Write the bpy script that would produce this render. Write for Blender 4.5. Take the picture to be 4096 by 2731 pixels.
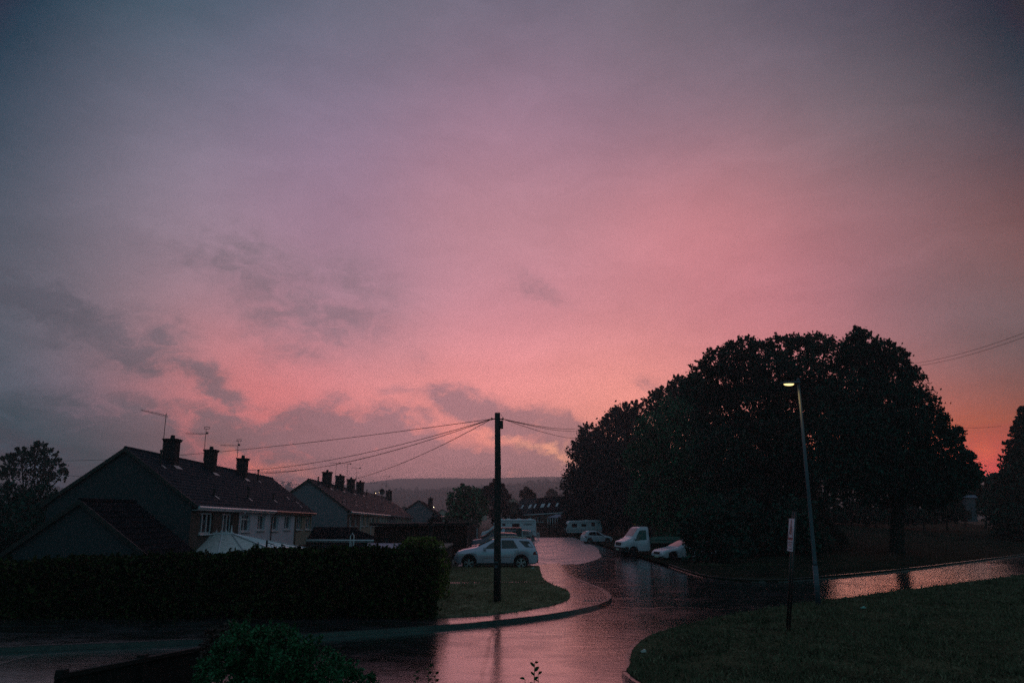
import bpy, math, random
import numpy as np
from mathutils import Vector, geometry
C = bpy.context.scene
COL = C.collection
for o in list(bpy.data.objects): bpy.data.objects.remove(o)
random.seed(7); RNG = np.random.default_rng(7)
R = math.radians

# ------------------------------------------------------------------ camera
PITCH = R(12.76); F = 3000.0; CAMZ = 2.9
cd = bpy.data.cameras.new('camera'); cam = bpy.data.objects.new('camera', cd); COL.objects.link(cam)
cam.location = (0, 0, CAMZ); cam.rotation_euler = (R(90) + PITCH, 0, 0)
cd.sensor_width = 36.0; cd.lens = 36.0 * F / 4096.0; cd.clip_start = 0.1; cd.clip_end = 20000
C.camera = cam
cp, sp_ = math.cos(PITCH), math.sin(PITCH)
def ray(px, py):                     # pixel of the 4096x2731 frame -> direction with Y = 1
    u = px - 2048.0; v = 1365.5 - py
    y = F * cp - v * sp_; z = F * sp_ + v * cp
    return Vector((u / y, 1.0, z / y))
def P(px, py, Y): return Vector((0, 0, CAMZ)) + ray(px, py) * Y
SL = 0.008
def sstep(t): t = max(0.0, min(1.0, t)); return t * t * (3 - 2 * t)
def ramp(x, y):                      # the grass bank beyond the right-hand road climbs slowly
    return 2.75 * sstep((y - 44.0 - .87 * max(0.0, x - 20.0)) / 52.0) * sstep((x - 17.0) / 11.0)
def gz(x, y): return -SL * y + ramp(x, y)
def G(px, py, h=0.0):
    r = ray(px, py); f = lambda t: CAMZ + r.z * t - gz(r.x * t, t) - h
    a = 1.0; c = a
    while c < 400 and f(c) > 0: a = c; c *= 1.01
    for _ in range(40):
        m = (a + c) / 2
        if f(m) > 0: a = m
        else: c = m
    return Vector((r.x * c, c, gz(r.x * c, c) + h))
K = 4096 / 2352.0
def Ps(x, y, Y): return P(x * K, y * K, Y)
def Gs(x, y, h=0.0): return G(x * K, y * K, h)

# ------------------------------------------------------------------ view, world, sun
C.view_settings.view_transform = 'Standard'; C.view_settings.look = 'None'
C.view_settings.exposure = 0.0; C.view_settings.gamma = 1.0
C.view_settings.use_curve_mapping = False
C.cycles.use_denoising = False      # the photograph is grainy too
C.cycles.max_bounces = 6; C.cycles.diffuse_bounces = 2; C.cycles.glossy_bounces = 3
C.cycles.transmission_bounces = 3; C.cycles.volume_bounces = 0
C.cycles.sample_clamp_indirect = 3.0
def lin(c): 
    c = c / 255.0
    return c / 12.92 if c <= 0.04045 else ((c + 0.055) / 1.055) ** 2.4
def rgb(r, g, b): return (lin(r), lin(g), lin(b), 1.0)

W = bpy.data.worlds.new('World'); C.world = W; W.use_nodes = True
nt = W.node_tree; N = nt.nodes; Lk = nt.links; N.clear()
def nn(t, **k):
    n = N.new(t)
    for a, b in k.items(): setattr(n, a, b)
    return n
def math_(op, a, b=None, clamp=False):
    n = nn('ShaderNodeMath', operation=op, use_clamp=clamp)
    for i, s in enumerate((a, b)):
        if s is None: continue
        if isinstance(s, (int, float)): n.inputs[i].default_value = s
        else: Lk.new(s, n.inputs[i])
    return n.outputs[0]
tc = nn('ShaderNodeTexCoord'); sep = nn('ShaderNodeSeparateXYZ'); Lk.new(tc.outputs['Generated'], sep.inputs[0])
az = math_('ARCTAN2', sep.outputs[0], sep.outputs[1])
el = math_('ARCSINE', sep.outputs[2])
def azel(x, y):
    d = ray(x * K, y * K).normalized()
    return math.atan2(d.x, d.y), math.asin(d.z)
# cloud layer coordinates (direction projected on a flat layer) for the fractal detail
zc = math_('MAXIMUM', math_('ADD', sep.outputs[2], 0.10), 0.05)
lay = nn('ShaderNodeCombineXYZ'); Lk.new(math_('DIVIDE', sep.outputs[0], zc), lay.inputs[0]); Lk.new(math_('DIVIDE', sep.outputs[1], zc), lay.inputs[1])
angc = nn('ShaderNodeCombineXYZ'); Lk.new(az, angc.inputs[0]); Lk.new(el, angc.inputs[1])
def noise(vec, scale, detail=5, rough=.55, dist=0.0, sc=(1, 1, 1), rot=0.0, col=False):
    mp = nn('ShaderNodeMapping'); Lk.new(vec, mp.inputs[0]); mp.inputs['Scale'].default_value = sc; mp.inputs['Rotation'].default_value = (0, 0, rot)
    n = nn('ShaderNodeTexNoise'); Lk.new(mp.outputs[0], n.inputs['Vector'])
    n.inputs['Scale'].default_value = scale; n.inputs['Detail'].default_value = detail
    n.inputs['Roughness'].default_value = rough; n.inputs['Distortion'].default_value = dist
    return n.outputs['Color' if col else 'Fac']
def warped(src, scale, amt, rot):
    wn_ = noise(src, scale, 5, .6, 0, (1, 1.7, 1), rot, True)
    wv = nn('ShaderNodeVectorMath', operation='SUBTRACT'); Lk.new(wn_, wv.inputs[0]); wv.inputs[1].default_value = (.5, .5, .5)
    ws = nn('ShaderNodeVectorMath', operation='SCALE'); Lk.new(wv.outputs[0], ws.inputs[0]); ws.inputs['Scale'].default_value = amt
    wa_ = nn('ShaderNodeVectorMath', operation='ADD'); Lk.new(src, wa_.inputs[0]); Lk.new(ws.outputs[0], wa_.inputs[1]); return wa_
wa = warped(warped(angc.outputs[0], 9.0, .085, R(-20)).outputs[0], 34.0, .03, R(-25))
def lobe(vec, c, sx, sy, ang=0.0):
    mp = nn('ShaderNodeMapping', vector_type='TEXTURE'); Lk.new(vec, mp.inputs[0])
    mp.inputs['Location'].default_value = (c[0], c[1], 0); mp.inputs['Rotation'].default_value = (0, 0, ang); mp.inputs['Scale'].default_value = (sx, sy, 1)
    d = nn('ShaderNodeVectorMath', operation='DOT_PRODUCT'); Lk.new(mp.outputs[0], d.inputs[0]); Lk.new(mp.outputs[0], d.inputs[1])
    return math_('POWER', 0.3679, d.outputs['Value'])
# colour of the clear dusk sky, given at directions and blended smoothly
SKYGAIN = 1.0; HAZE = .0008; HTOP = 142.0; HLEN = 3300.0; HS = (.20, .13, .17)
SKY = [ # x, y in the 2352-wide photo, colour
 (0,0,(52,58,76)),(400,50,(92,97,114)),(800,20,(114,109,127)),(1176,20,(124,111,129)),(1600,50,(118,104,118)),(2000,50,(94,84,98)),(2352,0,(48,46,62)),
 (0,300,(80,82,98)),(300,300,(120,112,129)),(700,300,(142,122,144)),(1176,300,(162,125,144)),(1600,300,(154,118,132)),(2000,300,(126,104,114)),(2340,300,(96,79,90)),
 (0,600,(106,100,114)),(300,600,(146,124,138)),(700,600,(168,130,148)),(1176,550,(192,137,150)),(1650,550,(196,128,137)),(2000,550,(158,111,121)),(2340,600,(124,95,101)),
 (60,850,(122,108,122)),(400,900,(182,124,132)),(800,850,(208,138,146)),(1176,800,(220,144,151)),(1600,780,(208,135,141)),(1900,860,(186,119,125)),(2200,800,(158,109,114)),(2170,930,(162,104,108)),(2352,930,(142,98,100)),
 (2560,350,(76,64,76)),(2560,700,(122,90,96)),(2560,1000,(150,90,88)),(-220,250,(66,70,87)),(-220,700,(96,92,106)),(-220,1050,(110,100,112)),(500,-220,(78,88,108)),(1176,-220,(100,98,118)),(1850,-220,(76,72,90)),
 (100,1030,(120,108,126)),(600,1010,(216,126,130)),(1050,980,(232,146,144)),(1450,960,(232,150,142)),(1850,1030,(216,124,114)),(2260,1020,(180,98,92)),
 (600,1150,(158,118,130)),(1200,1130,(162,125,134)),(1850,1150,(176,104,100)),(2300,1120,(226,104,86)),(2050,1120,(226,112,92))]
# colour weights are solved so that the smooth blend passes through each colour above
for a_, c_ in ((-45,(62,58,76)),(-25,(80,70,86)),(-8,(90,74,86)),(10,(96,72,82)),(27,(96,62,66)),(45,(72,52,60))): SKY.append((a_, None, c_))
pts_ = np.array([azel(x, y) if y is not None else (R(x), R(-11)) for x, y, c in SKY]); SX, SY, FB = R(9.5), R(7.5), .02
Wm = np.exp(-(((pts_[:, None, 0] - pts_[None, :, 0]) / SX) ** 2 + ((pts_[:, None, 1] - pts_[None, :, 1]) / SY) ** 2))
tgt = np.array([[lin(q) for q in c] for x, y, c in SKY]) * SKYGAIN; fbc = np.array([.09, .135, .165])
An = Wm / (Wm.sum(1, keepdims=True) + FB); rhs = tgt - fbc * (FB / (Wm.sum(1, keepdims=True) + FB))
sol = np.linalg.solve(An.T @ An + 2e-3 * np.eye(len(SKY)), An.T @ rhs + 2e-3 * tgt)
acc = None; wsum = None
for (a, e), c in zip(pts_, sol):
    w = lobe(angc.outputs[0], (a, e), SX, SY)
    vm = nn('ShaderNodeVectorMath', operation='SCALE'); vm.inputs[0].default_value = tuple(c); Lk.new(w, vm.inputs['Scale'])
    if acc is None: acc, wsum = vm.outputs[0], w
    else:
        ad = nn('ShaderNodeVectorMath', operation='ADD'); Lk.new(acc, ad.inputs[0]); Lk.new(vm.outputs[0], ad.inputs[1]); acc = ad.outputs[0]
        wsum = math_('ADD', wsum, w)
# everywhere else: blue dusk, a little brighter low down
fbr = nn('ShaderNodeValToRGB'); Lk.new(math_('MULTIPLY_ADD', sep.outputs[2], 0.5), fbr.inputs[0]); fbr.inputs[0].links[0].from_node.inputs[2].default_value = 0.5
cr = fbr.color_ramp; cr.elements[0].position = 0.0; cr.elements[0].color = (.01, .014, .02, 1); cr.elements[1].position = 1.0; cr.elements[1].color = (.11, .15, .20, 1)
e_ = cr.elements.new(0.48); e_.color = (.02, .03, .045, 1)
e_ = cr.elements.new(0.54); e_.color = (.085, .13, .155, 1)
e_ = cr.elements.new(0.75); e_.color = (.10, .15, .19, 1)
fs = nn('ShaderNodeVectorMath', operation='SCALE'); Lk.new(fbr.outputs[0], fs.inputs[0]); fs.inputs['Scale'].default_value = FB
ad = nn('ShaderNodeVectorMath', operation='ADD'); Lk.new(acc, ad.inputs[0]); Lk.new(fs.outputs[0], ad.inputs[1])
inv = math_('DIVIDE', 1.0, math_('ADD', wsum, FB))
clear = nn('ShaderNodeVectorMath', operation='SCALE'); Lk.new(ad.outputs[0], clear.inputs[0]); Lk.new(inv, clear.inputs['Scale'])
# clouds: streaks and banks
CL = [ # x0,y0,x1,y1, half width px, amplitude
 (-60,640,230,760,42,.72),(180,760,430,840,40,.68),(400,830,560,910,22,.75),(300,740,420,770,30,.5),
 (420,590,640,620,40,.42),(520,700,830,740,46,.45),(780,650,900,700,40,.36),(600,790,760,800,36,.36),(930,800,1000,850,20,.22),
 (-60,930,260,1000,60,.8),(150,1010,420,1070,70,1.0),(440,960,620,1000,34,.85),(640,1000,900,1010,54,1.25),(690,970,820,1000,34,1.2),
 (860,1010,1010,1070,52,1.25),(700,1090,1150,1100,60,1.2),(1010,915,1130,950,30,1.1),(1100,950,1250,990,27,1.0),(1230,980,1350,1030,32,1.0),
 (1130,1060,1330,1090,34,1.0),(1000,1060,1180,1090,36,1.0),(1180,1020,1260,1036,9,.55),(1330,1090,1700,1120,36,1.0),(300,1130,700,1150,40,.6),
 (1490,890,1520,905,8,.3),(-300,800,-80,860,60,.9),(-300,1050,0,1080,60,1.),(1200,640,1280,680,22,.4),(380,560,760,640,60,.42),(700,600,930,700,60,.42),(560,680,900,760,50,.5),(0,860,300,930,40,.35),(880,880,960,900,16,.35),(1480,880,1530,905,10,.4)]
cm = None
for x0, y0, x1, y1, hw, am in CL:
    a0, e0 = azel(x0, y0); a1, e1 = azel(x1, y1)
    ln = math.hypot(a1 - a0, e1 - e0)
    w = math_('MULTIPLY', lobe(wa.outputs[0], ((a0 + a1) / 2, (e0 + e1) / 2), ln * .6 + .012, hw / 1723.0 * 1.38, math.atan2(e1 - e0, a1 - a0)), am * 1.45)
    cm = w if cm is None else math_('MAXIMUM', cm, w)
fine = noise(warped(angc.outputs[0], 14.0, .05, R(-25)).outputs[0], 21.0, 10, .72, .4, (1, 2.0, 1), R(-28))
cmn = math_('MULTIPLY', cm, math_('MULTIPLY_ADD', fine, 3.4)); cmn.node.inputs[1].links[0].from_node.inputs[2].default_value = -.66
mr = nn('ShaderNodeMapRange', interpolation_type='SMOOTHSTEP'); Lk.new(cmn, mr.inputs[0]); mr.inputs[1].default_value = .05; mr.inputs[2].default_value = 1.05
# cloud colour: darker and bluer away from the glow
ccr = nn('ShaderNodeValToRGB'); Lk.new(math_('MULTIPLY_ADD', az, 0.75), ccr.inputs[0]); ccr.inputs[0].links[0].from_node.inputs[2].default_value = 0.5
cr = ccr.color_ramp; cr.elements[0].position = .06; cr.elements[0].color = rgb(104, 94, 107); cr.elements[1].position = .62; cr.elements[1].color = rgb(156, 118, 128)
e_ = cr.elements.new(.22); e_.color = rgb(125, 109, 120)
e_ = cr.elements.new(.40); e_.color = rgb(152, 120, 134)
mx = nn('ShaderNodeMix', data_type='RGBA'); Lk.new(math_('MULTIPLY', mr.outputs[0], .78), mx.inputs[0]); Lk.new(clear.outputs[0], mx.inputs[6]); Lk.new(ccr.outputs[0], mx.inputs[7])
# faint mottling of the high veil
veil = noise(lay.outputs[0], 1.6, 6, .6, .5, (1, .6, 1), R(30))
vfac = math_('MULTIPLY_ADD', math_('SUBTRACT', veil, .5), .22); vfac.node.inputs[2].default_value = 1.0
streak = noise(warped(angc.outputs[0], 5.0, .12, R(-20)).outputs[0], 5.0, 9, .66, .3, (1, 3.2, 1), R(-27))
vfac = math_('MULTIPLY', vfac, math_('MULTIPLY_ADD', streak, .34)); vfac.node.inputs[1].links[0].from_node.inputs[2].default_value = .83
vs = nn('ShaderNodeVectorMath', operation='SCALE'); Lk.new(mx.outputs[2], vs.inputs[0]); Lk.new(vfac, vs.inputs['Scale'])
# the hot breaks low over the hills
out = vs.outputs[0]
for x, y, sx, sy, ang, c in [(1285,1044,42,10,-10,(.26,.10,.03)),(1215,1022,60,8,-18,(.18,.07,.02)),(2262,1042,26,16,0,(.06,.015,.0)),(1120,1000,60,10,-22,(.12,.03,.01)),(650,1082,70,14,-10,(.16,.03,.01)),(560,1040,60,12,-25,(.10,.02,.0))]:
    w = lobe(wa.outputs[0], azel(x, y), sx / 1723.0, sy / 1723.0, R(ang))
    s = nn('ShaderNodeVectorMath', operation='SCALE'); s.inputs[0].default_value = c; Lk.new(w, s.inputs['Scale'])
    ad = nn('ShaderNodeVectorMath', operation='ADD'); Lk.new(out, ad.inputs[0]); Lk.new(s.outputs[0], ad.inputs[1]); out = ad.outputs[0]
# the colours above are as seen through the evening haze; give the sky behind it its own radiance
sinc = math_('MAXIMUM', sep.outputs[2], .045)
tr = math_('POWER', 2.71828, math_('MULTIPLY', math_('MINIMUM', math_('DIVIDE', HTOP, sinc), HLEN), -HAZE))
hv = nn('ShaderNodeVectorMath', operation='SCALE'); hv.inputs[0].default_value = HS; Lk.new(math_('SUBTRACT', 1.0, tr), hv.inputs['Scale'])
sb_ = nn('ShaderNodeVectorMath', operation='SUBTRACT'); Lk.new(out, sb_.inputs[0]); Lk.new(hv.outputs[0], sb_.inputs[1])
mx_ = nn('ShaderNodeVectorMath', operation='MAXIMUM'); Lk.new(sb_.outputs[0], mx_.inputs[0]); mx_.inputs[1].default_value = (.01, .01, .01)
dv_ = nn('ShaderNodeVectorMath', operation='SCALE'); Lk.new(mx_.outputs[0], dv_.inputs[0]); Lk.new(math_('DIVIDE', 1.0, tr), dv_.inputs['Scale'])
hz_ = nn('ShaderNodeMapRange', interpolation_type='SMOOTHSTEP'); Lk.new(sep.outputs[2], hz_.inputs[0]); hz_.inputs[1].default_value = -.06; hz_.inputs[2].default_value = -.012
gm_ = nn('ShaderNodeMix', data_type='RGBA'); Lk.new(hz_.outputs[0], gm_.inputs[0]); gm_.inputs[6].default_value = (.02, .02, .025, 1); Lk.new(dv_.outputs[0], gm_.inputs[7]); out = gm_.outputs[2]
bg = nn('ShaderNodeBackground'); Lk.new(out, bg.inputs['Color']); bg.inputs['Strength'].default_value = 1.0
SUN_EL, SUN_AZ = R(2.0), R(22.0)     # sun just going down behind the trees on the right
st = nn('ShaderNodeTexSky', sky_type='NISHITA', sun_disc=False); st.sun_elevation = R(0.5); st.sun_rotation = SUN_AZ
bg2 = nn('ShaderNodeBackground'); Lk.new(st.outputs[0], bg2.inputs['Color']); bg2.inputs['Strength'].default_value = 0.004
asd = nn('ShaderNodeAddShader'); Lk.new(bg.outputs[0], asd.inputs[0]); Lk.new(bg2.outputs[0], asd.inputs[1])
wo = nn('ShaderNodeOutputWorld'); Lk.new(asd.outputs[0], wo.inputs['Surface'])
W.cycles.sampling_method = 'MANUAL'; W.cycles.sample_map_resolution = 512
sd = bpy.data.lights.new('sun', 'SUN'); sd.energy = 0.12; sd.angle = R(20); sd.color = (1, .55, .45)
so = bpy.data.objects.new('sun', sd); COL.objects.link(so)
dv = Vector((math.sin(SUN_AZ) * math.cos(R(8)), math.cos(SUN_AZ) * math.cos(R(8)), math.sin(R(8))))
so.rotation_euler = (-dv).to_track_quat('-Z', 'Y').to_euler(); so.location = (60, 120, 40)

# ------------------------------------------------------------------ materials
def mat(name, col, rough=.7, spec=.5, metal=0, nscale=0, namt=.0, bump=0, bscale=20, coat=0, coatr=.05, emit=None, estr=0, island=0, rvar=0, col2=None, sc=(1, 1, 1)):
    m = bpy.data.materials.new(name); m.use_nodes = True
    t = m.node_tree; b = t.nodes['Principled BSDF']
    b.inputs['Base Color'].default_value = (*col, 1); b.inputs['Roughness'].default_value = rough
    b.inputs['Specular IOR Level'].default_value = spec; b.inputs['Metallic'].default_value = metal
    b.inputs['Coat Weight'].default_value = coat; b.inputs['Coat Roughness'].default_value = coatr
    if emit: b.inputs['Emission Color'].default_value = (*emit, 1); b.inputs['Emission Strength'].default_value = estr
    tcn = t.nodes.new('ShaderNodeTexCoord'); mp = t.nodes.new('ShaderNodeMapping'); mp.inputs['Scale'].default_value = sc
    t.links.new(tcn.outputs['Object'], mp.inputs[0])
    if nscale:
        n = t.nodes.new('ShaderNodeTexNoise'); n.inputs['Scale'].default_value = nscale; n.inputs['Detail'].default_value = 6; n.inputs['Roughness'].default_value = .62
        t.links.new(mp.outputs[0], n.inputs['Vector'])
        r = t.nodes.new('ShaderNodeValToRGB'); t.links.new(n.outputs['Fac'], r.inputs[0])
        c2 = col2 or tuple(c * (1 + namt) for c in col)
        r.color_ramp.elements[0].position = .32; r.color_ramp.elements[1].position = .68
        r.color_ramp.elements[0].color = (*[c * (1 - namt) for c in col], 1); r.color_ramp.elements[1].color = (*c2, 1)
        t.links.new(r.outputs[0], b.inputs['Base Color'])
        if rvar:
            mr_ = t.nodes.new('ShaderNodeMapRange'); t.links.new(n.outputs['Fac'], mr_.inputs[0])
            mr_.inputs[1].default_value = .3; mr_.inputs[2].default_value = .7; mr_.inputs[3].default_value = rough - rvar; mr_.inputs[4].default_value = rough + rvar
            t.links.new(mr_.outputs[0], b.inputs['Roughness'])
    if island:
        g = t.nodes.new('ShaderNodeNewGeometry'); r = t.nodes.new('ShaderNodeValToRGB')
        t.links.new(g.outputs['Random Per Island'], r.inputs[0])
        c2 = col2 or tuple(c * (1 + island) for c in col)
        r.color_ramp.elements[0].color = (*[c * (1 - island) for c in col], 1); r.color_ramp.elements[1].color = (*c2, 1)
        if nscale:
            mxn = t.nodes.new('ShaderNodeMix'); mxn.data_type = 'RGBA'; mxn.inputs[0].default_value = .5
            t.links.new(b.inputs['Base Color'].links[0].from_socket, mxn.inputs[6]); t.links.new(r.outputs[0], mxn.inputs[7]); t.links.new(mxn.outputs[2], b.inputs['Base Color'])
        else: t.links.new(r.outputs[0], b.inputs['Base Color'])
    if bump:
        n2 = t.nodes.new('ShaderNodeTexNoise'); n2.inputs['Scale'].default_value = bscale; n2.inputs['Detail'].default_value = 5
        t.links.new(mp.outputs[0], n2.inputs['Vector'])
        bp = t.nodes.new('ShaderNodeBump'); bp.inputs['Strength'].default_value = bump; bp.inputs['Distance'].default_value = .02
        t.links.new(n2.outputs['Fac'], bp.inputs['Height']); t.links.new(bp.outputs[0], b.inputs['Normal'])
    return m

def wet_road(name, dry=(.035, .034, .038), rlo=.14, rhi=.42, scale=.35, coatr=.09):
    m = bpy.data.materials.new(name); m.use_nodes = True
    t = m.node_tree; b = t.nodes['Principled BSDF']; L = t.links
    tcn = t.nodes.new('ShaderNodeTexCoord')
    def nz(s, d=6, sc=(1, 1, 1), r=.6, rot=0):
        mp = t.nodes.new('ShaderNodeMapping'); mp.inputs['Scale'].default_value = sc; mp.inputs['Rotation'].default_value = (0, 0, rot); L.new(tcn.outputs['Object'], mp.inputs[0])
        n = t.nodes.new('ShaderNodeTexNoise'); n.inputs['Scale'].default_value = s; n.inputs['Detail'].default_value = d; n.inputs['Roughness'].default_value = r
        L.new(mp.outputs[0], n.inputs['Vector']); return n.outputs['Fac']
    big = nz(scale, 5, (1, 1, 1)); mid = nz(1.9, 6, (.45, 1, 1), .65, R(35)); fine_ = nz(55, 3)
    mxn = t.nodes.new('ShaderNodeMath'); mxn.operation = 'ADD'; L.new(big, mxn.inputs[0]); L.new(mid, mxn.inputs[1])
    mr_ = t.nodes.new('ShaderNodeMapRange'); L.new(mxn.outputs[0], mr_.inputs[0])
    mr_.inputs[1].default_value = .78; mr_.inputs[2].default_value = 1.22; mr_.inputs[3].default_value = rlo; mr_.inputs[4].default_value = rhi
    L.new(mr_.outputs[0], b.inputs['Roughness'])
    cr_ = t.nodes.new('ShaderNodeValToRGB'); L.new(mid, cr_.inputs[0])
    cr_.color_ramp.elements[0].position = .3; cr_.color_ramp.elements[1].position = .7
    cr_.color_ramp.elements[0].color = (*[c * .6 for c in dry], 1); cr_.color_ramp.elements[1].color = (*[c * 1.6 for c in dry], 1)
    # cracks and sealed joints
    v = t.nodes.new('ShaderNodeTexVoronoi'); v.feature = 'DISTANCE_TO_EDGE'; v.inputs['Scale'].default_value = .16
    mp = t.nodes.new('ShaderNodeMapping'); L.new(tcn.outputs['Object'], mp.inputs[0])
    wn = t.nodes.new('ShaderNodeTexNoise'); wn.inputs['Scale'].default_value = .8; L.new(tcn.outputs['Object'], wn.inputs['Vector'])
    wm = t.nodes.new('ShaderNodeMix'); wm.data_type = 'VECTOR'; wm.inputs[0].default_value = .12; L.new(mp.outputs[0], wm.inputs[4]); L.new(wn.outputs['Color'], wm.inputs[5])
    L.new(wm.outputs[1], v.inputs['Vector'])
    ck = t.nodes.new('ShaderNodeMapRange'); L.new(v.outputs['Distance'], ck.inputs[0]); ck.inputs[1].default_value = 0; ck.inputs[2].default_value = .012; ck.inputs[3].default_value = 0; ck.inputs[4].default_value = 1
    L.new(cr_.outputs[0], b.inputs['Base Color'])
    b.inputs['Specular IOR Level'].default_value = 1.0
    b.inputs['Coat Weight'].default_value = 1.0; b.inputs['Coat Roughness'].default_value = coatr; b.inputs['Coat IOR'].default_value = 1.4
    hs = t.nodes.new('ShaderNodeMath'); hs.operation = 'MULTIPLY_ADD'; L.new(ck.outputs[0], hs.inputs[0]); hs.inputs[1].default_value = .6
    f2 = t.nodes.new('ShaderNodeMath'); f2.operation = 'MULTIPLY'; L.new(fine_, f2.inputs[0]); f2.inputs[1].default_value = .17
    f3 = t.nodes.new('ShaderNodeMath'); f3.operation = 'MULTIPLY_ADD'; L.new(mid, f3.inputs[0]); f3.inputs[1].default_value = .9; L.new(f2.outputs[0], f3.inputs[2])
    L.new(f3.outputs[0], hs.inputs[2])
    bp = t.nodes.new('ShaderNodeBump'); bp.inputs['Strength'].default_value = .55; bp.inputs['Distance'].default_value = .022
    L.new(hs.outputs[0], bp.inputs['Height']); L.new(bp.outputs[0], b.inputs['Normal'])
    f5 = nz(5.0, 7, (.35, 1, 1), .7, R(20)); ad_ = t.nodes.new('ShaderNodeMath'); ad_.operation = 'ADD'; L.new(f5, ad_.inputs[0]); L.new(mid, ad_.inputs[1])
    bc = t.nodes.new('ShaderNodeBump'); bc.inputs['Strength'].default_value = .22; bc.inputs['Distance'].default_value = .02; L.new(ad_.outputs[0], bc.inputs['Height']); L.new(bc.outputs[0], b.inputs['Coat Normal'])
    cw = t.nodes.new('ShaderNodeMapRange'); L.new(mxn.outputs[0], cw.inputs[0]); cw.inputs[1].default_value = .88; cw.inputs[2].default_value = 1.14; cw.inputs[3].default_value = 1.0; cw.inputs[4].default_value = .45; L.new(cw.outputs[0], b.inputs['Coat Weight'])
    return m

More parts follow.
